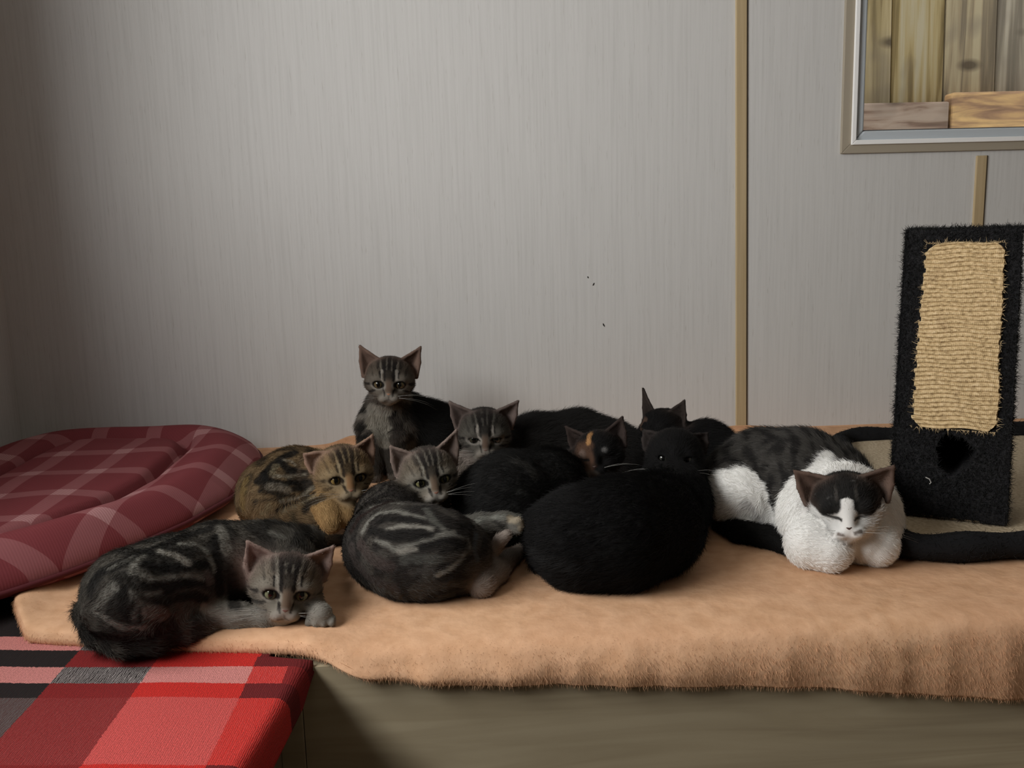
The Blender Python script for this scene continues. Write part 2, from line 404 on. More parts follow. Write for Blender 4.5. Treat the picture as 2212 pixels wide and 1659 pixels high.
hat = t.n('TexWave', inp={'Vector': t.n('Mapping', inp={'Vector': uv, 'Rotation': (0, 0, .12), 'Scale': (1, .22, 1)}).outputs[0], 'Scale': 210.0, 'Distortion': 5.0, 'Detail': 2, 'Detail Scale': 2.0}).outputs[0]
hf = t.ramp(hat, [(.35, (0, 0, 0)), (.65, (1, 1, 1))])
c1 = band([BLK, DRED, RED, DK, DK])
c2 = t.mix(t.math('MULTIPLY', hf, 1.0), band([PINK, GRY, PINK, PR, DRED]), band([PINK, BLK, PINK, RED, DRED]))
c3 = t.mix(hf, band([GRY, DRED, PR, RED, RED]), band([BLK, DRED, PR, RED, DRED]))
c3 = t.mix(t.math('MULTIPLY', hf, .35), c3, PINK)
c3b = t.mix(.65, c3, band([BLK, DRED, PR, RED, RED]))
rowr = lambda cols: t.ramp(t.math('MULTIPLY', uy, 1.0), cols, 'CONSTANT')
g = lambda v: (v, v, v)
isP = rowr([(0, g(0)), (.300, g(1)), (.322, g(0)), (.706, g(1)), (.733, g(0)), (.762, g(1)), (.79, g(0))])
isM = rowr([(0, g(0)), (.345, g(1)), (.50, g(0)), (.588, g(1)), (.680, g(0))])
c = t.mix(isM, c1, c3b); c = t.mix(isP, c, c2)
fz = t.n('TexNoise', inp={'Vector': uv, 'Scale': 900.0, 'Detail': 2}).outputs[0]
c = t.mix(t.ramp(fz, [(.35, g(.45)), (.6, g(0))]), c, (.03, .012, .012)); t.col(c); t.bump(t.math('ADD', hat, fz), .35, .0007)
us = np.linspace(0, .80, 120); vs = np.linspace(.0, .98, 130)
P = np.zeros((len(us), len(vs), 3)); UV = np.zeros((len(us), len(vs), 2))
for j, v in enumerate(vs):
    xe = np.interp(v, [.45, .58, .735], [-.164, -.160, -.139]); hg = np.interp(v, [.3, .58, .70, .735], [.05, .036, .024, .010])
    if v > .738: xe, hg = -.178, 0.0
    L = xe+.70; R = .012
    s = np.linspace(-.70, 0, 100); flat = -.70+(s+.70)/.70*(L-R)
    a = np.linspace(0, 1, 21)[1:]
    bx = np.where(a < .5, xe-R+R*np.sin(a*math.pi), xe+.002*(a-.5)); bz = np.where(a < .5, .4535-R+R*np.cos(a*math.pi) if hg > .012 else .4535-hg*a*.5, .4535-min(R, hg)-(a-.5)*2*max(hg-R, 0.001))
    P[:, j, 0] = np.concatenate([flat, bx]); P[:, j, 2] = np.concatenate([np.full(100, .4535), bz]); P[:, j, 1] = v
    UV[:, j, 0] = np.concatenate([flat, xe-R+a*(R*1.57+max(hg-R, 0))]); UV[:, j, 1] = v
P[..., 2] += .0025*(vnoise(P, 16, 21)-.5)
tart = link('tartan_blanket', grid_mesh(P, m_tar, UV, 'tartan_blanket'), None, label='red, black and pink tartan blanket over the short bench corner', category='blanket')
so = tart.modifiers.new('t', 'SOLIDIFY'); so.thickness = .003; so.offset = -1
m_tfz = mat('tartan_fuzz', rough=.9, spec=.1, attr='Col')

# ------------------------------------------------------------------ red checked pet cushion
m_cush = mat('red_check_cotton', rough=.85, spec=.15); t = NT(m_cush)
uv = t.n('TexCoord').outputs['UV']; sep = t.n('SeparateXYZ', inp={0: uv}); ux, uy = sep.outputs[0], sep.outputs[1]
def lines(c, per, w, off):
    f = t.math('FRACT', t.math('ADD', t.math('MULTIPLY', c, 1/per), off))
    return t.math('LESS_THAN', f, w)
a = lines(ux, .082, .27, .05); b = lines(uy, .098, .25, .12); a2 = lines(ux, .082, .045, .50); b2 = lines(uy, .098, .05, .55)
weave = t.n('TexWave', inp={'Vector': uv, 'Scale': 150.0}, bands_direction='DIAGONAL').outputs[0]
dk = t.math('MULTIPLY', weave, .25)
c = t.mix(dk, (.19, .040, .046), (.14, .028, .033))
k1 = t.math('MULTIPLY', t.math('MAXIMUM', t.math('MAXIMUM', a, b), t.math('MULTIPLY', t.math('MAXIMUM', a2, b2), .0)), .38)
c = t.mix(k1, c, (.38, .17, .175))
k2 = t.math('MULTIPLY', t.math('MULTIPLY', a, b), t.math('ADD', .25, t.math('MULTIPLY', weave, .3)))
t.col(t.mix(k2, c, (.58, .34, .34))); t.bump(weave, .15, .0006)
na, nr = 160, 70
CY0, CY1, CXL = .80, 1.492, -.728
def cush_xy(a, b):
    y = (CY0+CY1)/2 + b*(CY1-CY0)/2
    xr = np.interp(y, [.8, .85, .91, .98, 1.05, 1.15, 1.3, 1.4, 1.5], [-.44, -.425, -.395, -.365, -.335, -.308, -.300, -.310, -.325]); return CXL+(a+1)/2*(xr-CXL), y
def cush(sign):
    th = np.linspace(0, 2*math.pi, na+1); rr = np.sin(np.linspace(0, 1, nr)*math.pi/2)
    TH_, RR = np.meshgrid(th, rr, indexing='ij')
    e = 4.0; k = (abs(np.cos(TH_))**e+abs(np.sin(TH_))**e)**(-1/e)
    a, b = RR*k*np.cos(TH_), RR*k*np.sin(TH_)
    x, y = cush_xy(a, b)
    hx, hy = (1-.62*0)*.5, 1
    ra = (abs(a/.50)**5+abs(b/.70)**5)**.2                    # inner seam
    edge = (1-RR**5)**.5
    h = .034*edge + (.016*np.exp(-((RR-.80)/.16)**2)*edge)
    h = h - .020*np.exp(-((ra-1)/.07)**2)*edge + .006*(ra < 1)*np.sqrt(np.clip(1-ra**4, 0, 1))
    h += .006*(vnoise(np.stack([x, y, x*0], -1), 14, 33)-.5)*edge
    z = .481 + h if sign > 0 else .481-.020*edge
    z = z + .004*np.sin(y*9+1)*edge
    return np.stack([x, y, z], -1), np.stack([x*1.0+.10*(y-1.1)*0, y], -1)
Pt, Ut = cush(1); Pb, _ = cush(-1)
Pall = np.concatenate([Pt, Pb[:, ::-1][:, 1:]], 1); Uall = np.concatenate([Ut, (Ut + np.array([0, 0]))[:, ::-1][:, 1:]], 1)
cushion = link('pet_cushion', grid_mesh(Pall, m_cush, Uall, 'pet_cushion'), None, label='dark red checked flat pet cushion in the wall corner', category='cushion')
th = np.linspace(0, 2*math.pi, 140); k = (abs(np.cos(th))**4+abs(np.sin(th))**4)**(-.25)
x, y = cush_xy(k*np.cos(th)*1.004, k*np.sin(th)*1.002)
MB().tube(np.stack([x, y, np.full_like(x, .4815)+.004*np.sin(y*9+1)*0], 1), .0032, 6, False).build('piping', mat('dark_red_piping', (.085, .012, .016), .8), cushion, True)

# ------------------------------------------------------------------ low black-edged carpet bed under the scratching post
m_beige = mat('beige_carpet', rough=.95, spec=.1); t = NT(m_beige); nn = t.noise((240, 240, 240), 1, 3)
t.col(t.ramp(nn, [(.3, (.36, .29, .195)), (.7, (.52, .43, .305))])); t.bump(nn, .7, .003)
m_blk = mat('black_plush', (.011, .011, .012), .9, .1)
BZ = .4645
bed = empty('pet_bed', label='low pet bed with black plush border and beige base, behind the white-chested cat', category='pet bed')
FLc, FRc, BRc, BLc = np.array([.438, .868]), np.array([1.12, .846]), np.array([1.15, 1.345]), np.array([.580, 1.36])
def rr_path(cs, r, n=8):
    out = []
    for i, c in enumerate(cs):
        p, q = cs[i-1], cs[(i+1) % 4]; u = (p-c)/np.linalg.norm(p-c); v = (q-c)/np.linalg.norm(q-c)
        for s in np.linspace(0, 1, n): out.append((1-s)**2*(c+u*r)+2*s*(1-s)*c+s*s*(c+v*r))
    return np.array(out)
pth = rr_path([FLc, FRc, BRc, BLc], .05)
MB().prism([(p[0], p[1], BZ+.010) for p in pth[::-1]], (0, 0, -.009)).build('base_pad', m_beige, bed)
cen = pth.mean(0); pin = pth
rimp = [(p[0], p[1], BZ+.013) for p in pin]+[(pin[0][0], pin[0][1], BZ+.013)]
fine = []
for i in range(len(rimp)-1):
    n = max(1, int(np.linalg.norm(np.subtract(rimp[i+1], rimp[i]))/.012))
    for s in range(n): fine.append(np.array(rimp[i])+(np.array(rimp[i+1])-rimp[i])*s/n)
fine.append(fine[0])
rad = [.0145+.0015*math.sin(i*.9) for i in range(len(fine))]
rmb = MB().tube(fine, rad, 10, False); rim = rmb.build('rim', m_blk, bed, True)
m_blkfur = mat('black_pile', rough=.85, spec=.15, attr='Col')
Pp, Pn, _, _ = sample_surface(np.array(rmb.v), np.array(rmb.f), 26000)
hair('rim_pile', bed, Pp, Pn, rng.normal(0, 1, Pp.shape), .004+.003*rng.random(len(Pp)), np.full((len(Pp), 3), .012)*(.6+.8*rng.random((len(Pp), 1))), m_blkfur, .8, .00025, 3, .5)

# ------------------------------------------------------------------ scratching post
post = empty('scratching_post', label='tall black carpeted scratching post with a tan sisal front panel and round hole', category='scratching post')
pz0, pz1 = BZ+.014, .800
PCA, PSA = math.cos(.56), math.sin(.56)
def face(u, z, dy=0.0):                                       # u across -.5...5 ; slab leans back, narrows slightly to the top
    s = (z-pz0)/(pz1-pz0); w = .121-.003*s
    return np.array([.538+.027*s+u*w*PCA+dy*PSA, .957+.046*s-u*w*PSA+dy*PCA, z])
def hole_face(depth):
    pass
m_carp = mat('black_carpet', rough=.95, spec=.08); t = NT(m_carp); nn = t.noise((300, 300, 300), 1, 3)
t.col(t.ramp(nn, [(.3, (.008, .008, .009)), (.7, (.022, .021, .022))])); t.bump(nn, .8, .004)
# front board with a true hole: polar grid from the hole edge out to the board outline
HU, HZ, HR = .04, .549, .0225
nA, nR = 96, 14
Vp, Fp = [], []
def outline(th):
    du, dz = math.cos(th), math.sin(th); best = 9
    cz = (HZ); W = .138
    for lim, comp in ((.5*W-HU*W, du), (-.5*W-HU*W, du)):
        if comp*lim > 0: best = min(best, lim/comp)
    for lim in (pz1-cz, pz0-cz):
        if dz*lim > 0: best = min(best, lim/dz)
    return best
ths = np.linspace(0, 2*math.pi, nA, endpoint=False)
corner = [math.atan2(z-HZ, (u-HU)*.138) % (2*math.pi) for u in (-.5, .5) for z in (pz0, pz1)]
for cth in corner: ths[np.argmin(abs(ths-cth))] = cth
grid = np.zeros((nA+1, nR, 3))
for i in range(nA+1):
    th = ths[i % nA]; b = outline(th)
    hr = HR*(1+.10*math.sin(3*th+1)+.05*math.sin(7*th))
    for j in range(nR):
        s = (j/(nR-1))**1.5; r_ = hr+(b-hr)*s
        q = face(HU+r_*math.cos(th)/.138, HZ+r_*math.sin(th))
        grid[i, j] = q
PB = np.array([PSA, PCA, 0])
inner = grid[:, :1]+PB*.08
mid = grid[:, :1]+PB*.012
G = np.concatenate([inner, mid, grid], 1)
front = link('front_board', grid_mesh(G, m_carp, None, 'front_board'), post)
DEP = .095
mb = MB(); c = [face(-.5, pz0), face(.5, pz0), face(.5, pz1), face(-.5, pz1)]
d = [q+PB*DEP if q[2] < .6 else q+PB*(DEP-.03) for q in c]
n0 = [tuple(q) for q in c+d]
for nm, q in (('side_board', (0, 3, 7, 4)), ('side_board', (1, 5, 6, 2)), ('top_board', (3, 2, 6, 7)), ('back_board', (5, 4, 7, 6))):
    pts = [np.array(n0[i]) for i in q]; nv = np.cross(pts[1]-pts[0], pts[3]-pts[0]); nv /= np.linalg.norm(nv)
    cc0 = np.mean(n0, 0); nv = nv if np.dot(nv, np.mean(pts, 0)-cc0) < 0 else -nv
    MB().prism(pts, nv*.008).build(nm, m_carp, post)
MB().prism([face(-.38, BZ+.0105, .004), face(.34, BZ+.0105, .004), face(.34, BZ+.0105, .004)+PB*.07, face(-.38, BZ+.0105, .004)+PB*.07], (0, 0, .0075)).build('foot_board', m_beige, post, bevel=.002)
MB().prism([face(.28, pz0-.002), face(.485, pz0-.002), face(.485, pz0-.002)+PB*.07, face(.28, pz0-.002)+PB*.07], (0, 0, .012)).build('foot', m_carp, post)
# pile on the boards
Gv = G[:, 2:].reshape(-1, 3); ii = np.arange(len(Gv)).reshape(nA+1, nR)
Gf = np.stack([ii[:-1, :-1], ii[1:, :-1], ii[1:, 1:], ii[:-1, 1:]], -1).reshape(-1, 4)
P1, N1, _, _ = sample_surface(Gv, Gf, 26000); N1 *= np.where(N1 @ PB < 0, 1, -1)[:, None]
su = lambda q: ((q[:, 0]-.538-.027*(q[:, 2]-pz0)/(pz1-pz0)))/(.121-.003*(q[:, 2]-pz0)/(pz1-pz0))/PCA
SU0 = lambda z: np.interp(z, [.58, .64, .70, .80], [-.345, -.345, -.335, -.305])
SU1 = lambda z: np.interp(z, [.58, .62, .66, .70, .80], [.385, .40, .375, .385, .375])
SZ0, SZ1 = .576, .786
uu = su(P1); ins = (P1[:, 2] > SZ0+.004) & (P1[:, 2] < SZ1-.003) & (uu > SU0(P1[:, 2])+.02) & (uu < SU1(P1[:, 2])-.02)
P1, N1 = P1[~ins], N1[~ins]
Pe = []; Ne = []
for a_, b_ in ((0, 3), (1, 2), (3, 2), (0, 1)):
    k = 2600; s = rng.random((k, 1)); q = np.array(n0[a_])+(np.array(n0[b_])-n0[a_])*s + rng.random((k, 1))*PB*.03
    out = np.mean([n0[a_], n0[b_]], 0)-np.mean(n0[:4], 0); out = out-PB*.02; Pe.append(q); Ne.append(np.tile(out/np.linalg.norm(out), (k, 1)))
P1 = np.concatenate([P1]+Pe); N1 = np.concatenate([N1]+Ne)
hair('carpet_pile', post, P1, N1, rng.normal(0, 1, P1.shape), .003+.0045*rng.random(len(P1))**2*(1+vnoise(P1, 60, 2)), np.full((len(P1), 3), .014)*(.5+1.0*rng.random((len(P1), 1))), m_blkfur, .9, .0003, 3, .6)
# sisal panel: rows of cord, each row with its own round relief
m_sis = mat('tan_sisal', rough=.9, spec=.15); t = NT(m_sis)
nn = t.noise((260, 120, 420), 1, 3); n2 = t.noise((30, 30, 30), 1, 2)
c = t.ramp(nn, [(.28, (.29, .20, .10)), (.5, (.53, .39, .21)), (.72, (.66, .51, .31))])
t.col(t.mix(t.ramp(n2, [(.62, (0, 0, 0)), (.78, (.5, .5, .5))]), c, (.30, .20, .11))); t.bump(nn, .6, .002)
NROW = 43; per = 8; nzs = NROW*per+1; nus = 150
P = np.zeros((nus, nzs, 3))
for j in range(nzs):
    s = j/(nzs-1); z = SZ0+(SZ1-SZ0)*s; ph = (j % per)/per
    row = j//per
    u0, u1 = float(SU0(z)), float(SU1(z))
    jit = .010*math.sin(row*2.3)+.006*math.sin(row*5.1)
    cr = .10*(max(0, 1-(z-SZ0)/.014)**2+max(0, 1-(SZ1-z)/.012)**2)      # rounded corners
    for i in range(nus):
        f = i/(nus-1); u = (u0+jit+cr)+(u1-jit*.5-cr-u0-jit-cr)*f + 0
        zz = z+.0008*math.sin(u*14+row*.35)+.0009*math.sin(u*5+1)
        q = face(u, zz)
        bul = math.sin(math.pi*ph)*.0025*(1+.14*math.sin(i*1.9+row*2.4))
        edge = min(1, f/.02, (1-f)/.02, s/.012, (1-s)/.012)
        P[i, j] = q+PB*(-.002-.0015*edge-bul*edge+.006*(1-edge))
sis = link('sisal_panel', grid_mesh(P, m_sis, None, 'sisal_panel'), post, label='tan ribbed sisal panel')
k = 420; s = rng.random(k); side = rng.integers(0, 4, k)
zz = np.where(side == 0, SZ1-.002, np.where(side == 1, SZ0+.002, SZ0+(SZ1-SZ0)*s)); uu = np.where(side == 2, SU0(zz)+.01, np.where(side == 3, SU1(zz)-.01, -.30+.67*s))
R1 = np.array([face(a, b, -.005) for a, b in zip(uu, zz)])
fdir = np.stack([np.where(side == 2, -1, np.where(side == 3, 1, 0))*PCA, np.full(k, -.3), np.where(side == 0, 1.0, np.where(side == 1, -1.0, 0))], 1).astype(float)
m_fray = mat('sisal_fray', rough=.8, spec=.2, attr='Col')
hair('frayed_fibres', sis, R1, np.tile(-PB, (k, 1)), fdir, .002+.006*rng.random(k)**3, np.array([.6, .45, .26])*(.7+.5*rng.random((k, 1))), m_fray, .5, .00022, 4, .5)
# curl of lint and pale tuft caught in the black carpet
q = face(-.16, .520, -.006)
MB().tube([q+np.array([-.004, 0, .003]), q+np.array([0, -.001, .001]), q+np.array([.002, -.001, -.003]), q+np.array([.001, 0, -.005])], .0006, 6).build('lint', mat('pale_lint', (.5, .48, .45), .9), post)

# ------------------------------------------------------------------ cats: one smooth-union field per cat -> one continuous skin, combed hair on top
def smin(a, b, k):
    h = np.clip(.5+.5*(b-a)/k, 0, 1); return b+(a-b)*h-k*h*(1-h)
class Prim:
    def __init__(s, kind, k, zone, L, lift=.35, **kw): s.kind, s.k, s.zone, s.L, s.lift = kind, k, zone, L, lift; s.__dict__.update(kw)
    def bounds(s):
        if s.kind == 'rc': r = max(s.ra, s.rb); return np.minimum(s.a, s.b)-r, np.maximum(s.a, s.b)+r
        if s.kind == 'el':
            e = np.sqrt(((s.M.T*s.rad)**2).sum(1)); return s.c-e, s.c+e
        return np.min([s.a, s.b, s.d], 0)-s.th, np.max([s.a, s.b, s.d], 0)+s.th
    def dist(s, p):
        if s.kind == 'rc':
            ba = s.b-s.a; pa = p-s.a; t = np.clip(pa@ba/max(ba@ba, 1e-12), 0, 1)
            return np.linalg.norm(pa-t[..., None]*ba, axis=-1)-(s.ra+(s.rb-s.ra)*t)
        if s.kind == 'el':
            q = (p-s.c)@s.M.T/s.rad; k0 = np.linalg.norm(q, axis=-1); k1 = np.linalg.norm(q/s.rad, axis=-1)
            return k0*(k0-1)/np.maximum(k1, 1e-9)
        a, b, c = s.a, s.b, s.d                                # rounded triangle
        ba, cb, ac = b-a, c-b, a-c; pa, pb, pc = p-a, p-b, p-c; n = np.cross(ba, ac)
        def ed(e, q): return ((e*np.clip((q@e)/(e@e), 0, 1)[..., None]-q)**2).sum(-1)
        ins = np.sign(pa@np.cross(ba, n))+np.sign(pb@np.cross(cb, n))+np.sign(pc@np.cross(ac, n)) >= 2
        d2 = np.minimum(np.minimum(ed(ba, pa), ed(cb, pb)), ed(ac, pc))
        return np.sqrt(np.where(ins, (pa@n)**2/(n@n), d2))-s.th
def surface_nets(F, org, h):
    sh = F.shape; neg = F < 0
    nx, ny, nz = sh[0]-1, sh[1]-1, sh[2]-1
    cnt = np.zeros((nx, ny, nz), np.int8)
    for dx in (0, 1):
        for dy in (0, 1):
            for dz in (0, 1): cnt += neg[dx:dx+nx, dy:dy+ny, dz:dz+nz]
    cells = np.argwhere((cnt > 0) & (cnt < 8)); ids = -np.ones((nx, ny, nz), np.int64); ids[tuple(cells.T)] = np.arange(len(cells))
    corner = [(i, j, k) for i in (0, 1) for j in (0, 1) for k in (0, 1)]
    val = {c: F[cells[:, 0]+c[0], cells[:, 1]+c[1], cells[:, 2]+c[2]] for c in corner}
    acc = np.zeros((len(cells), 3)); n = np.zeros(len(cells))
    for c in corner:
        for ax in range(3):
            if c[ax] == 0:
                d = list(c); d[ax] = 1; d = tuple(d); a, b = val[c], val[d]; m = (a < 0) != (b < 0)
                t = np.where(m, a/np.where(m, a-b, 1), 0); q = np.array(c, float)[None].repeat(len(cells), 0); q[:, ax] += t
                acc += q*m[:, None]; n += m
    V = org+h*(cells+acc/n[:, None]); faces = []
    for ax in range(3):
        u, v = (ax+1) % 3, (ax+2) % 3
        A = neg; sl0 = [slice(1, -1)]*3; sl0[ax] = slice(0, -1); sl1 = [slice(1, -1)]*3; sl1[ax] = slice(1, None)
        a, b = A[tuple(sl0)], A[tuple(sl1)]; e = np.argwhere(a != b); e0 = e.copy(); e0[:, u] += 1; e0[:, v] += 1
        inside = a[tuple(e.T)]
        q = []
        for (du, dv) in ((1, 1), (0, 1), (0, 0), (1, 0)):
            c = e0.copy(); c[:, u] -= du; c[:, v] -= dv; q.append(ids[tuple(c.T)])
        q = np.stack(q, 1); q[~inside] = q[~inside][:, ::-1]; faces.append(q)
    Fa = np.concatenate(faces); return V, Fa[(Fa >= 0).all(1)]

class Cat:
    def __init__(s, k=.012): s.pr, s.k, s.cut, s.heads = [], k, [], None
    def add(s, p): s.pr.append(p); return p
    def chain(s, pts, zone='body', L=.009, k=None, lift=.35):
        """pts: list of (centre, radius) already in metres, ordered along the lie of the coat"""
        if len(pts) == 1: pts = pts*2
        for (a, ra), (b, rb) in zip(pts[:-1], pts[1:]):
            s.add(Prim('rc', k or s.k, zone, L, lift, a=np.asarray(a, float), b=np.asarray(b, float), ra=ra, rb=rb, flow=nrm(np.asarray(b, float)-a+1e-6)))
    def ell(s, c, rad, M=None, zone='body', L=.009, k=None, flow=(0, 0, 1), lift=.35):
        s.add(Prim('el', k or s.k, zone, L, lift, c=np.asarray(c, float), rad=np.asarray(rad, float), M=np.eye(3) if M is None else np.asarray(M, float), flow=nrm(np.asarray(flow, float))))
    def tri(s, a, b, c, th, zone, L, k, flow):
        s.add(Prim('tri', k, zone, L, .5, a=np.asarray(a), b=np.asarray(b), d=np.asarray(c), th=th, flow=nrm(np.asarray(flow))))
    def head(s, c, size, yaw=0, pitch=0, roll=0, ear=1.0, eye_open=1.0, earshape=None, L=.0045, muzzle=1.0):
        """local head axes: x picture-right, y out of the face, z up; turned by yaw (face to picture-right), pitch (down), roll (clockwise)"""
        yaw, pitch, roll = map(math.radians, (yaw, pitch, roll))
        X, Y, Z = CR.copy(), nrm(CC-np.asarray(c)), None
        X = nrm(X-(X@Y)*Y); Z = np.cross(X, -Y); Z = Z if Z @ CU > 0 else -Z
        X2, Z2 = math.cos(roll)*X-math.sin(roll)*Z, math.sin(roll)*X+math.cos(roll)*Z
        Y2, X3 = math.cos(yaw)*Y+math.sin(yaw)*X2, math.cos(yaw)*X2-math.sin(yaw)*Y
        Y3, Z3 = math.cos(pitch)*Y2-math.sin(pitch)*Z2, math.cos(pitch)*Z2+math.sin(pitch)*Y2
        M = np.stack([X3, Y3, Z3]); s.hM, s.hc, s.hs, s.eo = M, np.asarray(c, float), size, eye_open
        P = lambda x, y, z: s.hc+size*(np.array([x, y, z])@M)
        s.P = P; z_ = size
        def he(x, y, zz, rx, ry, rz, k=.08, L_=L, zone='head'):
            s.ell(P(x, y, zz), (rx*z_, ry*z_, rz*z_), M, zone, L_, k*z_, flow=-M[1])
        he(0, -.06, .13, .42, .44, .34); he(0, .12, .20, .29, .27, .23, .12)
        for sg in (-1, 1):
            he(sg*.25, .05, .0, .19, .24, .17, .10, L*1.5); he(sg*.15, .17, -.15, .16, .20, .13, .10, L*1.1)
            he(sg*.080, .395*muzzle, -.205, .120, .145, .095, .06, L*.6)
            he(sg*.19, .28, .10, .14, .14, .11, .06, L*.6)
        he(0, .33, -.285, .10, .12, .075, .06, L*.7)
        s.chain([(P(0, .34, .10), .125*z_), (P(0, .460*muzzle, -.115), .078*z_)], 'head', L*.4, .05*z_)
        es = earshape or {}
        for sg in (-1, 1):
            tx, ty, tz = es.get('tip', (.50, -.02, .60)); bx = es.get('outer', (.47, -.06, .10)); ix = es.get('inner', (.16, .04, .40)); mx = es.get('back', (.34, -.17, .24))
            if 'tip_l' in es and sg < 0: tx, ty, tz = es['tip_l']
            if 'tip_r' in es and sg > 0: tx, ty, tz = es['tip_r']
            tip, out, inn, mid = P(sg*tx, ty, tz), P(sg*bx[0], *bx[1:]), P(sg*ix[0], *ix[1:]), P(sg*mx[0], *mx[1:])
            up = tip-mid
            m2 = mid*.45+tip*.55-M[1]*.02*z_
            s.tri(inn, mid, tip, .020*z_, 'ear', L*.55, .03*z_, up); s.tri(mid, out, tip, .020*z_, 'ear', L*.55, .03*z_, up)
            s.chain([(inn, .030*z_), (inn*.5+tip*.5+M[0]*sg*.035*z_+M[2]*.015*z_, .024*z_), (tip, .014*z_)], 'ear', L*.5, .02*z_)
            s.chain([(out, .035*z_), (out*.5+tip*.5+M[0]*sg*.03*z_, .024*z_), (tip, .014*z_)], 'ear', L*.5, .02*z_)
        s.eyes = [P(-.185, .36, .02), P(.185, .36, .02)]
        for sg, e in zip((-1, 1), s.eyes):
            if eye_open > 0: s.cut.append((e+M[1]*.05*z_, M, np.array([.082, .105, .052*eye_open])*z_, sg*.30))
    def build(s, h=.0018):
        for p in s.pr:                                        # nothing sinks into the blanket
            if p.kind == 'rc':
                for q, r in ((p.a, p.ra), (p.b, p.rb)): q[2] = max(q[2], .4585+r)
            elif p.kind == 'el' and p.zone != 'head' and p.c[2]-p.rad[2] < .4585:
                t_ = p.c[2]+p.rad[2]; p.rad[2] = (t_-.4585)/2; p.c[2] = t_-p.rad[2]
        bs = [p.bounds() for p in s.pr]; lo = np.min([b[0] for b in bs], 0)-.012; hi = np.max([b[1] for b in bs], 0)+.012
        n = np.ceil((hi-lo)/h).astype(int)+1; F = np.full(tuple(n), .05, np.float64)
        ax = [lo[i]+h*np.arange(n[i]) for i in range(3)]
        def sub(b, pad):
            i0 = np.maximum(np.floor((b[0]-pad-lo)/h).astype(int), 0); i1 = np.minimum(np.ceil((b[1]+pad-lo)/h).astype(int)+1, n)
            sl = tuple(slice(a, c) for a, c in zip(i0, i1)); g = np.stack(np.meshgrid(*[ax[i][sl[i]] for i in range(3)], indexing='ij'), -1); return sl, g
        for p, b in zip(s.pr, bs):
            sl, g = sub(b, p.k+.006); F[sl] = smin(F[sl], p.dist(g), p.k)
        for c, M, rad, tilt in s.cut:
            ct, st_ = math.cos(tilt), math.sin(tilt); R = np.array([ct*M[0]+st_*M[2], M[1], -st_*M[0]+ct*M[2]])
            q = Prim('el', .001, '', 0, c=c, rad=rad, M=R); e = np.sqrt(((R.T*rad)**2).sum(1)); sl, g = sub((c-e, c+e), .003)
            F[sl] = -smin(-F[sl], q.dist(g), .0015)
        s.V, s.F = surface_nets(F, lo, h); return s
    def field(s, p):                                          # nearest-primitive blend: zone weights, flow, hair length
        D = np.stack([q.dist(p) for q in s.pr], 1); D -= D.min(1, keepdims=True); w = np.exp(-D/.004); w /= w.sum(1, keepdims=True)
        fl = np.stack([q.flow for q in s.pr]); L = np.array([q.L for q in s.pr]); lf = np.array([q.lift for q in s.pr])
        flow = w@fl; zones = {}
        for i, q in enumerate(s.pr): zones[q.zone] = zones.get(q.zone, 0)+w[:, i]
        hw = zones.get('head', 0)
        if s.hM is not None and not np.isscalar(hw):
            loc = (p-s.hc)@s.hM.T/s.hs; d = loc-np.array([0, .52, -.12]); d[:, 1] = np.minimum(d[:, 1], -.05)
            flow = flow*(1-hw[:, None])+hw[:, None]*(nrm(d)@s.hM)
        return zones, nrm(flow), w@L, w@lf
    def loc(s, p): return (p-s.hc)@s.hM.T/s.hs

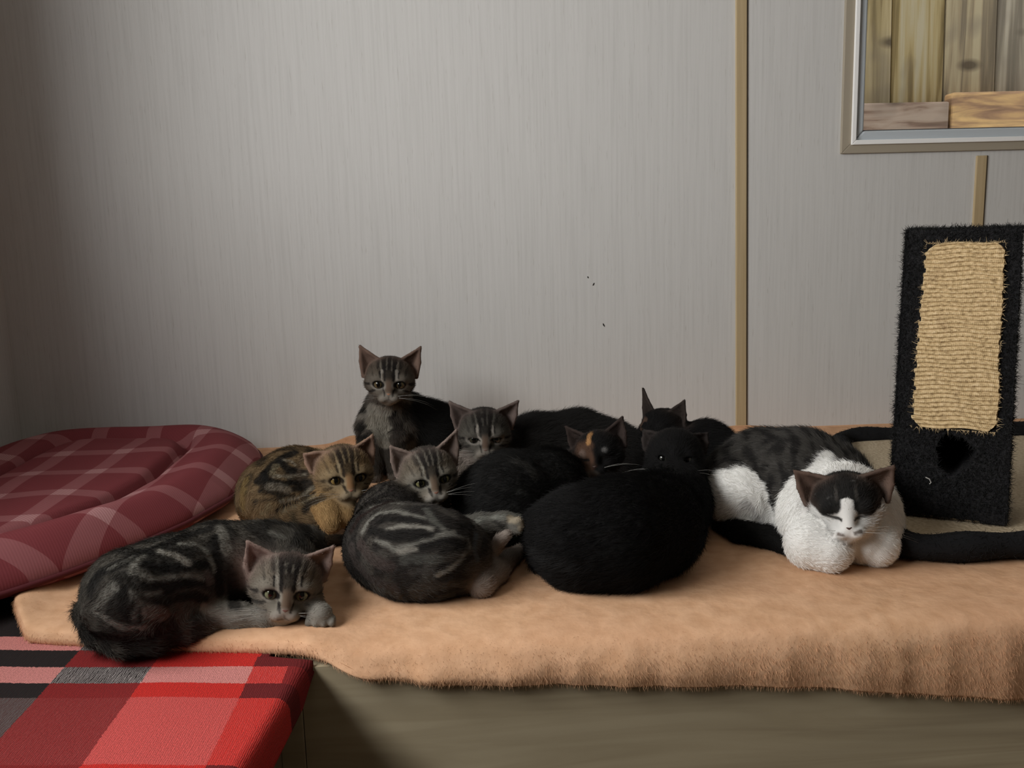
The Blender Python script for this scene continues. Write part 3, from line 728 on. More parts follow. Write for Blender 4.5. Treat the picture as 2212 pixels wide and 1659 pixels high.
def seg(x, z, x0, z0, x1, z1):
    t = np.clip(((x-x0)*(x1-x0)+(z-z0)*(z1-z0))/((x1-x0)**2+(z1-z0)**2+1e-9), 0, 1); return np.hypot(x-x0-t*(x1-x0), z-z0-t*(z1-z0))
def paint(c, w, col): return c*(1-w[:, None])+np.asarray(col)*w[:, None]
def poly_dist(p, pts):
    d = np.full(len(p), 9.0)
    for a, b in zip(pts[:-1], pts[1:]):
        ba = b-a; t = np.clip((p-a)@ba/(ba@ba+1e-12), 0, 1); d = np.minimum(d, np.linalg.norm(p-a-t[:, None]*ba, axis=1))
    return d
def tabby_face(l, n, pal, eo=1.0):
    """colour on the head from head-local coordinates"""
    x, y, z = l[:, 0], l[:, 1], l[:, 2]; ax = np.abs(x); fr = sstep(-.12, .05, y)
    c = np.tile(pal['mid'], (len(l), 1)); c = paint(c, .8*sstep(-.15, -.32, z), pal['light'])
    back = 1-fr; c = paint(c, back*.8, pal['dark'])
    wob = .035*(n-.5); S_ = lambda d, w: sstep(w*1.25, w*.6, d+wob)*fr
    c = paint(c, .75*sstep(.22, .12, seg(ax, z, .19, .02, .24, .03))*fr, pal['light'])
    # forehead bars, crown
    c = paint(c, .7*sstep(.085, .045, ax)*sstep(.06, .14, z)*fr, np.asarray(pal['mid'])*.45)
    c = paint(c, .85*sstep(.22, .13, ax-.12*z)*sstep(.22, .34, z+wob)*fr, pal['dark']); c = paint(c, .55*sstep(.12, .06, ax)*sstep(.08, .2, z)*fr, pal['dark'])
    c = paint(c, .75*S_(seg(ax, z, .115, .22, .20, .56), .020), pal['light']); c = paint(c, .6*S_(seg(ax, z, .035, .28, .05, .5), .014), pal['light'])
    for q, w in (((.075, .10, .085, .30), .024), ((.085, .30, .14, .58), .034), ((.155, .15, .165, .24), .022), ((.20, .30, .25, .52), .022), ((.0, .30, .0, .55), .026), ((.27, .16, .33, .34), .016)):
        c = paint(c, (.97 if q[0] < .17 else .5)*S_(seg(ax, z, *q), w), pal['dark'])
    c = paint(c, .8*S_(seg(ax, z, .125, .10, .13, .26), .018), pal['ring'])
    c = paint(c, .8*sstep(.40, .55, z)*fr*(ax < .3), pal['dark'])
    # eye corner lines and cheek bars
    for q, w in (((.29, .02, .52, .00), .020), ((.25, -.09, .46, -.17), .018), ((.105, -.01, .075, -.11), .020), ((.22, -.18, .36, -.22), .014)):
        c = paint(c, .9*S_(seg(ax, z, *q), w), pal['dark'])
    e = np.hypot((ax-.185)/1.25, (z-.02)/.85); c = paint(c, .75*sstep(.135, .10, e)*sstep(.10, -.03, z)*fr, pal['ring']); c = paint(c, .8*S_(seg(ax, z, .085, .03, .12, .10), .016), pal['ring']); e = np.hypot((ax-.185)/1.25, (z-.02)/(.85*eo)); c = paint(c, sstep(.096, .080, e)*fr, (.01, .009, .008))
    c = paint(c, .8*sstep(.07, .035, ax)*sstep(.16, .04, z)*sstep(-.16, -.1, z)*fr, pal['nose_bridge'])
    mz = sstep(.24, .14, np.hypot(x, (z+.26)/.8))*fr; c = paint(c, .95*mz, pal['muzzle']); c = paint(c, .8*S_(seg(ax, z, .085, -.06, .065, -.15), .018), pal['dark'])
    c = paint(c, .6*sstep(.012, .005, np.minimum(seg(ax, z, 0, -.17, 0, -.225), seg(ax, z, 0, -.225, .07, -.25)))*fr, (.05, .035, .03))
    return c
def ear_col(l, pal, n, c):
    x, y, z = np.abs(l[:, 0]), l[:, 1], l[:, 2]
    return paint(np.tile(pal['ear'], (len(l), 1)), .5*n, pal['mid'])

m_fur = mat('fur', rough=.65, spec=.12, attr='Col')
m_skin = mat('skin_coat', rough=.85, spec=.1, attr='Col')
def eye_mesh(name, cat, i, iris, pw=.32, ph=.75, r=.088, back=.055, look=(0, 0)):
    nu, nv = 40, 28; V = []; C_ = []; M = cat.hM; z = cat.hs; c = cat.eyes[i]-M[1]*(.005+back)*z
    for a in range(nv+1):
        t = math.pi*a/nv
        for b in range(nu):
            u = 2*math.pi*b/nu; q = np.array([math.sin(t)*math.cos(u), math.cos(t), math.sin(t)*math.sin(u)])
            V.append(c+r*z*(q@M)); X, Z = q[0]-look[0], q[2]-look[1]; rad = math.hypot(X, Z)
            col = np.array(iris)*(.35+.35*min(1, rad/.8))
            if rad > .84: col = np.array([.012, .010, .008])
            if (X/pw)**2+(Z/ph)**2 < 1 and q[1] > 0: col = np.array([.003, .003, .003])
            C_.append(col)
    F = [(a*nu+b, a*nu+(b+1) % nu, (a+1)*nu+(b+1) % nu, (a+1)*nu+b) for a in range(nv) for b in range(nu)]
    me = mesh(name, V, F, M_EYE, True); ca = me.color_attributes.new('Col', 'FLOAT_COLOR', 'POINT')
    c4 = np.ones((len(V), 4), np.float32); c4[:, :3] = C_; ca.data.foreach_set('color', c4.ravel()); return me
M_EYE = mat('wet_eye', rough=.14, spec=.4, attr='Col')
M_EYE.node_tree.nodes['Principled BSDF'].inputs['Coat Weight'].default_value = .25
m_whisk = mat('whisker', (.42, .41, .38), .4, .4)

def make_cat(name, cat, colour, strokes, label, nh, nose, h=.0018, whisk=(.72, .70, .66), iris=(.20, .21, .09), eyes=(1, 1), pupil=(.34, .72), rad=.00017, jitter=.17, pal=None, post=None, category='cat', eye_skip=True, whn=4, shade_var=.45):
    cat.build(h); V, F = cat.V, cat.F
    bvh = BVHTree.FromPolygons([tuple(v) for v in V], [tuple(int(i) for i in f) for f in F])
    SK = []
    for pts, w, col, op in strokes:                           # coat markings and one painted sheen: lines anchored on the skin
        P3 = []
        for a, b in zip(pts[:-1], pts[1:]):
            for t in np.linspace(0, 1, max(2, int(math.hypot(b[0]-a[0], b[1]-a[1])/6)), endpoint=False):
                P3.append((a[0]+(b[0]-a[0])*t, a[1]+(b[1]-a[1])*t))
        P3.append(pts[-1]); R3 = []
        for x, y in P3:
            d = ray(x, y); hit = bvh.ray_cast(Vector(CC), Vector(d))
            if hit[0] is not None: R3.append(np.array(hit[0]))
        if len(R3) > 1:
            dist = np.mean([np.linalg.norm(q-CC) for q in R3]); SK.append((np.array(R3), w*dist/FPX, col, op))
    def colours(p, nrm_):
        zones, flow, L, lift = cat.field(p); l = cat.loc(p); hz = zones.get('head', 0)+0*p[:, 0]; ez = zones.get('ear', 0)+0*p[:, 0]
        n1 = vnoise(p, 160, 3); n2 = vnoise(p, 420, 4)
        c = colour['body'](p, zones, n1, n2)
        for pts, w, col, op in SK:
            d = poly_dist(p, pts)+.0022*(n1-.5)+.0012*(n2-.5)
            wt = op*sstep(w*.5+.0018, w*.5-.0018, d)*(1-np.clip(hz*1.3+ez, 0, 1)) if op > 0 else -op*sstep(w*.5+.0018, w*.5-.0018, d)
            c = paint(c, wt, col)
        hc_ = colour['head'](l, n1); c = c*(1-hz[:, None])+hc_*hz[:, None]
        front = (nrm_@cat.hM[1]) > .05
        ec = np.where(front[:, None], np.asarray(colour['ear_in'])*(.75+.5*n1[:, None]), np.asarray(colour['ear_out'])*(.8+.4*n1[:, None]))
        ec = paint(ec, .55*front*sstep(.42, .26, l[:, 2])*n2, np.minimum(np.asarray(colour['ear_in'])*1.7, .5))
        c = c*(1-ez[:, None])+ec*ez[:, None]
        return c, flow, L, lift, l, hz, ez, front
    me = mesh(name, V, F, m_skin, True); root = link(name, me, None, label=label, category=category)
    if name == 'tabby_kitten': root['group'] = 'tabby kittens on the peach blanket'
    vn = np.zeros(len(V)*3, np.float32); me.vertices.foreach_get('normal', vn); vn = vn.reshape(-1, 3).astype(float)
    c = colours(V, vn)[0]; c4 = np.ones((len(V), 4), np.float32); c4[:, :3] = c*.75
    me.color_attributes.new('Col', 'FLOAT_COLOR', 'POINT').data.foreach_set('color', c4.ravel())
    # coat
    nb = F.shape[0]; P, N, Ti, Bw = sample_surface(V, F, nh)
    N = nrm((vn[Ti]*Bw[..., None]).sum(1)); 
    c, flow, L, lift, l, hz, ez, front = colours(P, N)
    c = colours(P+flow*L[:, None]*.55+N*L[:, None]*.1, N)[0]
    keep = np.ones(len(P), bool); fac = np.ones(len(P))
    de = np.minimum(*[np.linalg.norm(P-e, axis=1) for e in [q+cat.hM[1]*.03*cat.hs for q in cat.eyes]])/cat.hs
    if eye_skip:
        ex, ez_ = np.abs(l[:, 0])-.185, l[:, 2]-.02; ct_, st_ = math.cos(.30), math.sin(.30)
        er = np.hypot((ct_*ex+st_*ez_)/.086, (-st_*ex+ct_*ez_)/(.056*cat.eo)); keep &= ~((er < 1) & (l[:, 1] > .2)); fac *= np.where(l[:, 1] > .15, np.clip((er-.9)/1.6, .22, 1), 1)*hz+(1-hz)
    dn = np.linalg.norm(l-np.array([0, .52, -.13]), axis=1); keep &= dn > .05; fac *= np.clip(dn/.22, .3, 1)
    keep &= ~((ez > .6) & front & (rng.random(len(P)) < .25))
    keep &= P[:, 2] > .4605
    P, N, c, flow, L, lift, fac = [a[keep] for a in (P, N, c, flow, L, lift, fac)]
    tuft = np.stack([vnoise(P, 120, s_)-.5 for s_ in (31, 32, 33)], 1)
    shade = 1+shade_var*(rng.random((len(P), 1))-.5)
    hair('fur', root, P, N, flow+.7*tuft, L*fac*(.7+.6*rng.random(len(P))), c*shade, m_fur, lift[:, None]*(.8+.4*rng.random((len(P), 1))), rad, 4, jitter)
    for i in (0, 1):
        if eyes[i]:
            link('eye', eye_mesh('eye', cat, i, iris, *pupil), root)
    # nose leather
    z = cat.hs; mb = MB(); ring_ = []
    nn_ = [(-.046, .0, .024), (.046, .0, .024), (.050, -.005, .006), (.016, .0, -.030), (-.016, .0, -.030), (-.050, -.005, .006)]
    for sc, dy in ((1.25, -.05), (1.0, .0), (.55, .016)): ring_ += [cat.P(a*sc, .525*cat.muz+dy+b, -.125+q*sc) for a, b, q in nn_]
    mb.v = [tuple(q) for q in ring_]; mb.f = [(i+6*k, (i+1) % 6+6*k, (i+1) % 6+6*k+6, i+6*k+6) for k in (0, 1) for i in range(6)]+[tuple(range(12, 18))]
    no = mb.build('nose', mat('nose_leather', nose, .45, .4), root, True); sm = no.modifiers.new('s', 'SUBSURF'); sm.levels = sm.render_levels = 2
    wm = MB()
    for sg in (-1, 1):
        for k in range(whn):
            a0 = cat.P(sg*(.12+.012*(k % 3)), .47*cat.muz, -.17-.022*(k//2)); up = .18-.085*k+random.uniform(-.04, .04); ln = random.uniform(.55, .85)
            pts = [a0+z*ln*t*((np.array([sg*.9, .25-.45*t, up-.22*t*t]))@cat.hM) for t in (0, .25, .5, .75, 1)]
            wm.tube(pts, [.00009, .00008, .00007, .00005, .00002], 4)
    if whn: wm.build('whiskers', m_whisk, root, True, kind='stuff')
    return root
Cat.muz = 1.0; Cat.hM = None
def crop(ox, oy, sc): return lambda *pts: [(ox+x/sc, oy+y/sc) for x, y in pts]
def body_tabby(light, mid, dark, seed, period=.026, amount=.8, ctr=None):
    light, mid, dark = map(np.asarray, (light, mid, dark))
    def f(p, zones, n1, n2):
        w = p+.020*np.stack([vnoise(p, 38, seed+i)-.5 for i in range(3)], 1)*2
        d = np.linalg.norm((w-ctr)*np.array([1, .8, 1]), axis=1) if ctr is not None else w[:, 0]
        s_ = np.sin(2*math.pi*d/period)+.5*(vnoise(p, 90, seed+7)-.5)
        k = sstep(-.35, .35, s_)*amount; c = paint(np.tile(mid*.6+light*.4, (len(p), 1)), k, dark); c = c*(.85+.3*n2[:, None]); return c
    return f

def R_(*pts): return [rest(*q) for q in pts]
def A_(Y, *pts): return [air(x, y, Y, r) for x, y, r in pts]
def paw(cat, x, y, r, zone='paw', spread=1.0, ang=0.0):
    (c, rm) = rest(x, y, r); cat.chain([(c, rm)], zone, .003, .006)
    for i in range(4):
        o = (i-1.5)*.60*spread; dx, dz = math.cos(ang)*o, -math.sin(ang)*o
        q = c+CR*rm*dx+np.array([0, -1, 0])*rm*(.80-.18*abs(i-1.5))+np.array([0, 0, 1])*rm*(dz-.42)
        cat.chain([(q-np.array([0, -1, 0])*rm*.5+np.array([0, 0, .2])*rm, rm*.33), (q, rm*.36)], zone, .0018, .0012)
GREY = dict(light=(.21, .19, .155), mid=(.145, .122, .094), dark=(.012, .010, .009), ring=(.33, .31, .26), nose_bridge=(.16, .105, .07), muzzle=(.36, .33, .285), ear=(.2, .15, .12))
GOLD = dict(light=(.27, .20, .115), mid=(.18, .12, .06), dark=(.012, .009, .007), ring=(.34, .27, .17), nose_bridge=(.30, .16, .075), muzzle=(.34, .27, .18), ear=(.2, .13, .08))
DIM = dict(light=(.155, .135, .11), mid=(.085, .068, .052), dark=(.011, .009, .008), ring=(.34, .31, .27), nose_bridge=(.13, .085, .06), muzzle=(.26, .235, .20), ear=(.15, .11, .09))
EAR_IN, EAR_OUT = (.20, .145, .12), (.085, .072, .06)
LG, PL, DK_ = (.185, .178, .155), (.27, .255, .22), (.012, .011, .010)

# --- 1: grey tabby lying at the front with its chin on a paw
k1 = Cat(.014); H1 = rest(617, 1269, 66)[0]
k1.chain(R_((612, 1222, 70), (560, 1215, 82), (470, 1226, 92), (370, 1262, 98), (288, 1288, 106)), 'body', .0062)
k1.chain(R_((650, 1195, 56), (590, 1195, 66)), 'body', .010)
k1.chain([(H1, .026), (rest(605, 1230, 66)[0], .030)], 'body', .009)
k1.chain(R_((330, 1330, 66), (400, 1350, 34), (440, 1352, 24)), 'body', .008)
k1.chain(R_((190, 1320, 30), (212, 1366, 30), (262, 1386, 28), (330, 1382, 26), (392, 1362, 22), (430, 1348, 18)), 'tail', .010, .006)
k1.chain(R_((446, 1326, 38), (512, 1332, 28), (575, 1336, 22), (610, 1338, 18)), 'leg', .005, .006)
k1.chain([rest(650, 1250, 40), rest(676, 1312, 22), rest(690, 1328, 22)], 'leg', .005, .008); paw(k1, 693, 1330, 25, 'leg', 1.1)
k1.head(H1, .0735, yaw=3, pitch=17, roll=3, earshape=dict(tip=(.53, -.0, .56), back=(.36, -.17, .22)))
q1 = crop(120, 1100, 3.352)
s1 = [(q1((250, 560), (330, 460), (480, 390), (700, 300), (950, 190), (1150, 130)), 26, DK_, .9), (q1((380, 430), (560, 350)), 9, LG, .6),
      (q1((600, 370), (680, 420), (850, 430), (1080, 405)), 22, DK_, .95), (q1((640, 560), (800, 585), (900, 545), (1060, 520)), 18, DK_, .9), (q1((640, 640), (760, 690), (860, 660)), 14, DK_, .7),
      (q1((490, 560), (485, 690), (530, 790)), 16, DK_, .9), (q1((1160, 200), (1180, 420), (1190, 600)), 22, DK_, .9), (q1((1280, 450), (1290, 600), (1300, 720)), 26, DK_, .9), (q1((900, 640), (1000, 620), (1080, 660)), 20, DK_, .9),
      (q1((760, 305), (870, 335), (960, 390)), 15, PL, .9), (q1((900, 250), (1010, 250), (1090, 300), (1140, 400), (1145, 450)), 9, LG, .95), (q1((640, 340), (570, 400), (560, 450)), 13, LG, .85),
      (q1((420, 560), (350, 640), (300, 720)), 22, LG, .7), (q1((550, 600), (600, 680), (570, 790)), 10, LG, .6), (q1((1190, 130), (1220, 200), (1235, 300)), 22, PL, .55), (q1((680, 740), (790, 760)), 26, (.16, .13, .11), .7),
      (q1((300, 760), (400, 820), (520, 865), (635, 855)), 13, PL, .85), (q1((700, 510), (830, 490), (960, 480), (1060, 500)), 10, LG, .8), (q1((660, 620), (760, 600)), 8, LG, .6), (q1((560, 460), (700, 490)), 8, LG, .5),
      (q1((1080, 720), (1230, 770), (1350, 765), (1490, 750)), 22, PL, .75), (q1((1560, 170), (1640, 200)), 16, LG, .7), (q1((1200, 830), (1400, 810), (1500, 790)), 18, LG, .5), (q1((1100, 470), (1120, 520)), 20, (.15, .12, .11), .6), (q1((220, 900), (500, 960), (700, 900)), 30, DK_, .8)]
c1 = H1+np.array([-.15, 0, .0])
_b1 = body_tabby((.095, .088, .074), (.048, .042, .035), (.014, .013, .012), 40, .022, .75, rest(350, 1240, 60)[0])
def body1(p, z, n1, n2): return paint(_b1(p, z, n1, n2), .95*z.get('leg', 0), (.235, .22, .19))
make_cat('tabby_kitten', k1, dict(body=body1, head=lambda l, n: tabby_face(l, n, GREY), ear_in=(.27, .19, .16), ear_out=EAR_OUT), s1,
         'grey swirl-marked tabby kitten lying at the front blanket edge with chin by its paw', 60000, (.17, .095, .08), iris=(.24, .26, .15))

# --- 2: golden brown tabby beside the red cushion
k2 = Cat(.014); H2 = air(742, 1027, 1.02, 72)[0]
k2.chain(R_((690, 1055, 76), (640, 1056, 86), (596, 1072, 84)), 'body', .0062)
k2.chain(R_((610, 1108, 56), (680, 1112, 50)), 'body', .009)
k2.chain([(H2, .028), (rest(680, 1050, 70)[0], .032)], 'body', .009)
k2.chain([air(700, 1085, 1.0, 32), air(712, 1110, .985, 28), air(716, 1128, .975, 24)], 'leg', .005, .006); k2.chain([air(742, 1085, 1.0, 28), air(748, 1108, .99, 22), air(750, 1120, .985, 20)], 'leg', .005, .006)
k2.chain(R_((640, 1152, 18), (690, 1168, 17), (738, 1166, 9)), 'tail', .007, .004)
k2.head(H2, .0745, yaw=10, pitch=13, roll=-8, earshape=dict(tip=(.50, -.02, .56), tip_l=(.56, -.06, .40)))
q2 = crop(480, 920, 5.53)
s2 = [(q2((430, 660), (500, 580), (600, 480), (720, 380), (860, 320)), 22, DK_, .95), (q2((500, 560), (520, 640), (480, 740)), 14, DK_, .9), (q2((560, 655), (750, 690), (1060, 660)), 13, DK_, .95), (q2((700, 430), (800, 530), (1000, 570)), 20, DK_, .95),
      (q2((440, 780), (560, 800), (720, 815), (850, 840)), 10, DK_, .9), (q2((390, 910), (500, 885), (620, 880), (720, 850)), 9, DK_, .85), (q2((650, 1010), (780, 940), (1000, 870), (1100, 800)), 10, DK_, .95), (q2((990, 1010), (1060, 920), (1190, 860)), 18, DK_, .95), (q2((850, 760), (1000, 740), (1080, 720)), 14, DK_, .9),
      (q2((560, 720), (680, 730), (790, 770)), 16, (.20, .175, .14), .65), (q2((740, 405), (830, 430), (880, 470)), 6, (.26, .23, .18), .95), (q2((620, 600), (800, 605), (980, 580)), 7, (.24, .21, .16), .95), (q2((700, 900), (900, 860), (1090, 740)), 8, (.21, .185, .14), .95), (q2((640, 480), (600, 560)), 14, (.17, .14, .09), .9),
      (q2((720, 1020), (880, 960), (1100, 840)), 8, (.21, .18, .12), .8), (q2((560, 960), (480, 1060)), 14, (.15, .12, .07), .7), (q2((280, 660), (250, 800), (240, 960)), 22, (.22, .15, .06), .8), (q2((620, 1100), (700, 1180)), 20, (.05, .04, .03), .7), (q2((840, 1060), (860, 1180)), 12, (.04, .035, .02), .7), (q2((920, 640), (920, 440), (1010, 330)), 10, (.12, .085, .06), .5)]
def body2(p, z, n1, n2):
    c = np.tile((.165, .112, .06), (len(p), 1)); c = paint(c, .75*sstep(.5, .7, vnoise(p, 70, 60)), (.02, .016, .012)); c = paint(c, .9*z.get('tail', 0), (.02, .017, .014)); return paint(c, .95*z.get('leg', 0), (.31, .19, .08))
make_cat('tabby_kitten', k2, dict(body=body2, head=lambda l, n: tabby_face(l, n, GOLD), ear_in=(.30, .19, .14), ear_out=(.16, .11, .06)), s2,
         'golden brown marbled tabby kitten curled beside the red cushion', 55000, (.32, .14, .09), iris=(.30, .20, .07))

# --- 3: tabby sitting upright by the wall
k3 = Cat(.014); H3 = air(842, 827, 1.285, 60)[0]
b3 = A_(1.33, (842, 880, 46), (838, 920, 62), (840, 965, 62))
k3.chain(b3, 'chest', .010, lift=.45)
k3.chain([air(875, 900, 1.34, 52), air(915, 935, 1.36, 66), air(940, 972, 1.36, 66)], 'back', .012, lift=.7)
k3.chain([(H3, .024), (b3[0][0], .028), (b3[1][0], .036)], 'chest', .010)
for x in (806, 852):
    a = air(x, 950, 1.285, 26); g_ = aty(x+2, 1000, 1.27); g_[2] = .470; k3.chain([a, (g_, .011)], 'chest', .006, .008)
gg = aty(945, 990, 1.36); gg[2] = .505; k3.chain([(gg, .046)], 'back', .011)
gg = aty(845, 985, 1.33); gg[2] = .500; k3.chain([(gg, .040)], 'chest', .009)
k3.head(H3, .0805, yaw=-2, pitch=8, roll=1, earshape=dict(tip=(.53, -.03, .64)))
q3 = crop(740, 730, 5.027)
s3 = [(q3((210, 700), (250, 800), (370, 850), (470, 850), (560, 830)), 17, DK_, .95), (q3((300, 780), (470, 800)), 26, (.34, .315, .265), .75), (q3((330, 920), (440, 960)), 40, (.33, .30, .245), .75), (q3((390, 1000), (470, 1130)), 30, (.24, .22, .18), .7), (q3((190, 850), (260, 860)), 12, (.30, .27, .23), .8),
      (q3((175, 940), (260, 965)), 8, DK_, .9), (q3((170, 1000), (250, 1000)), 7, DK_, .9), (q3((180, 1080), (250, 1085), (330, 1130)), 12, DK_, .9), (q3((560, 900), (640, 1000), (560, 1120)), 24, (.035, .028, .024), .8)]
def body3(p, z, n1, n2):
    c = np.tile((.10, .086, .072), (len(p), 1)); c = paint(c, .8*sstep(.45, .6, vnoise(p*np.array([1, 1, 2.2]), 60, 71)), (.02, .017, .014)); return paint(c, sstep(.2, .7, z.get('back', 0)+.3*(n1-.5)), (.011, .0105, .010))
make_cat('tabby_kitten', k3, dict(body=body3, head=lambda l, n: tabby_face(l, n, DIM), ear_in=(.17, .11, .085), ear_out=(.06, .05, .042)), s3,
         'small tabby kitten sitting upright against the wall with a pale ruff', 50000, (.30, .15, .09), iris=(.16, .12, .06))

# --- 4: sleepy tabby with half shut eyes behind the others
k4 = Cat(.014); H4 = air(1046, 940, 1.19, 60)[0]
k4.chain(R_((1085, 985, 58), (1160, 968, 68), (1250, 962, 70), (1310, 975, 62), (1352, 985, 58)), 'back', .012, lift=.75)
k4.chain([(H4, .026), (rest(1085, 985, 58)[0], .034)], 'back', .010)
k4.chain([air(1040, 985, 1.185, 34), air(1016, 1010, 1.17, 34), air(1000, 1040, 1.15, 30)], 'chest', .009)
k4.head(H4, .0785, yaw=2, pitch=14, roll=-1, eye_open=.40, earshape=dict(tip=(.58, -.02, .58)))
q4 = crop(740, 730, 5.027)
s4 = [(q4((1330, 1230), (1400, 1320)), 34, (.24, .20, .175), .9), (q4((1480, 1380), (1650, 1330)), 5, (.10, .1, .09), .8)]
def body4(p, z, n1, n2):
    c = np.tile((.0125, .0115, .0105), (len(p), 1)); return paint(c, z.get('chest', 0)*1.0, (.15, .125, .105))
make_cat('tabby_kitten', k4, dict(body=body4, head=lambda l, n: tabby_face(l, n, dict(DIM, mid=(.06, .055, .046), light=(.10, .092, .078)), .42), ear_in=(.14, .105, .092), ear_out=(.05, .042, .036)), s4,
         'dark sleepy tabby kitten with half-shut eyes and a black back along the wall', 50000, (.14, .09, .075), iris=(.05, .05, .035))

# --- 5: grey tabby curled in the middle, pale paws stretched out
k5 = Cat(.014); H5 = air(925, 1031, .985, 72)[0]
k5.chain(R_((912, 1098, 56), (850, 1124, 78), (836, 1180, 88), (880, 1192, 96), (936, 1196, 94), (985, 1200, 78)), 'body', .0062)
k5.chain([(H5, .028), (rest(905, 1105, 60)[0], .032)], 'body', .010)
k5.chain(A_(.90, (985, 1155, 40), (1040, 1138, 26), (1085, 1130, 21), (1112, 1132, 21)), 'leg', .006, .008)
for _x, _y in ((1120, 1126), (1124, 1136), (1118, 1147)): k5.chain([air(1104, 1134, .895, 12), air(_x, _y, .885, 10)], 'leg', .003, .003)
k5.chain(A_(.875, (1062, 1195, 16), (1080, 1168, 13), (1094, 1156, 12)), 'pale', .004, .005)
k5.chain(R_((1040, 1262, 30), (1072, 1236, 25), (1102, 1206, 18), (1124, 1190, 15)), 'pale', .005, .006)
k5.chain(R_((1020, 1150, 24), (1042, 1184, 27), (1036, 1226, 30), (1004, 1252, 31), (950, 1266, 26), (880, 1262, 22)), 'tail', .010, .005)
k5.head(H5, .0725, yaw=9, pitch=14, roll=-11, earshape=dict(tip=(.50, -.02, .58), tip_r=(.54, -.02, .64)))
q5 = crop(720, 920, 4.254)
s5 = [(q5((270, 970), (320, 880), (420, 800), (560, 785), (740, 820), (820, 850)), 11, LG, .95), (q5((480, 960), (620, 915), (760, 925), (900, 950)), 11, PL, .85), (q5((390, 1055), (500, 1090), (560, 1140), (700, 1095), (850, 1045), (1000, 1000), (1120, 970)), 10, LG, .95), (q5((600, 1160), (760, 1135)), 10, PL, .8),
      (q5((960, 1375), (1080, 1310), (1180, 1220), (1250, 1100), (1240, 1050)), 10, PL, .85), (q5((340, 750), (480, 705), (640, 720)), 7, LG, .8), (q5((850, 760), (920, 870), (1000, 940)), 14, (.15, .15, .13), .5), (q5((1000, 950), (1140, 1010), (1230, 1050)), 8, LG, .8),
      (q5((420, 880), (600, 850), (800, 875)), 15, DK_, .95), (q5((340, 965), (520, 1000), (820, 985)), 22, DK_, .95), (q5((170, 960), (230, 850), (400, 740), (540, 690)), 16, (.022, .014, .012), .95), (q5((800, 1120), (1000, 1060), (1240, 1085)), 11, DK_, .9), (q5((560, 1040), (700, 1050), (900, 1000)), 14, DK_, .9), (q5((1000, 1160), (1120, 1120), (1220, 1130)), 16, DK_, .8),
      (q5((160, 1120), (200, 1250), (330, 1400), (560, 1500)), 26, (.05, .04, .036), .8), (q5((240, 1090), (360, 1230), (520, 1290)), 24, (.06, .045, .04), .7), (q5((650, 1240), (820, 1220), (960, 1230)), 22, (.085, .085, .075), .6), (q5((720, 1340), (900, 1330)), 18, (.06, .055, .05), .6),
      (q5((1290, 900), (1370, 850), (1560, 840)), 14, (.20, .2, .175), .9), (q5((1310, 1000), (1290, 1120), (1320, 1240)), 12, (.075, .085, .095), .8), (q5((1180, 940), (1280, 930)), 16, DK_, .9), (q5((1480, 880), (1560, 920)), 10, DK_, .8)]
def body5(p, z, n1, n2):
    f = body_tabby((.07, .064, .055), (.04, .034, .029), (.015, .013, .012), 80, .022, .8, rest(900, 1170, 80)[0])(p, z, n1, n2)
    f = paint(f, .8*z.get('leg', 0), (.12, .115, .10)); f = paint(f, .75*z.get('tail', 0), (.018, .018, .02)); return paint(f, z.get('pale', 0)*.95, (.30, .25, .215))
make_cat('tabby_kitten', k5, dict(body=body5, head=lambda l, n: tabby_face(l, n, dict(GREY, mid=(.14, .115, .085))), ear_in=(.22, .165, .14), ear_out=(.085, .07, .06)), s5 + [(q5((1640, 850), (1740, 850), (1750, 960)), 22, (.30, .25, .18), -.9)],
         'grey striped tabby kitten curled up in the middle with pale paws stretched out', 60000, (.26, .12, .08), iris=(.26, .24, .11))

# --- 6: tortoiseshell kitten
BLACK = (.0055, .0052, .0052)
def face_black(l, n): return np.tile(BLACK, (len(l), 1))*(.8+.5*n[:, None])
k6 = Cat(.014); H6 = air(1296, 986, 1.06, 62)[0]
k6.chain(R_((1240, 1045, 66), (1180, 1062, 88), (1100, 1076, 94), (1054, 1084, 78)), 'body', .011)
k6.chain([(H6, .026), (rest(1245, 1040, 66)[0], .034)], 'body', .010)
k6.chain([air(1280, 1040, 1.065, 40), air(1255, 1070, 1.06, 40)], 'body', .009)
k6.head(H6, .0685, yaw=-14, pitch=4, roll=-9, eye_open=0, earshape=dict(tip=(.52, -.02, .62)))
def face6(l, n):
    x, z = l[:, 0], l[:, 2]; c = face_black(l, n); fr = sstep(.0, .15, l[:, 1])
    c = paint(c, fr*sstep(.05, -.06, x+.10*(n-.5))*sstep(-.5, -.25, x)*sstep(.40, .25, z)*.95, (.085, .045, .028))
    c = paint(c, fr*sstep(.06, .03, seg(x, z, -.07, .30, -.04, .42)+.03*(n-.5)), (.40, .21, .085))
    c = paint(c, fr*sstep(.11, .04, np.hypot((x+.20)*1.2, z-.12)), (.14, .095, .075)); c = paint(c, fr*sstep(.07, .02, np.hypot(x-.20, (z-.13)*1.1)), (.12, .115, .11))
    c = paint(c, fr*sstep(.12, .05, seg(x, z, -.42, .04, -.34, -.20)), (.24, .22, .18)); c = paint(c, fr*sstep(.17, .06, seg(x, z, -.28, -.26, -.05, -.32)), (.17, .14, .12))
    c = paint(c, fr*sstep(.035, .015, seg(np.abs(x), z, .10, .0, .26, .02)), (.008, .006, .005)); return c
q6 = crop(1080, 830, 3.53)
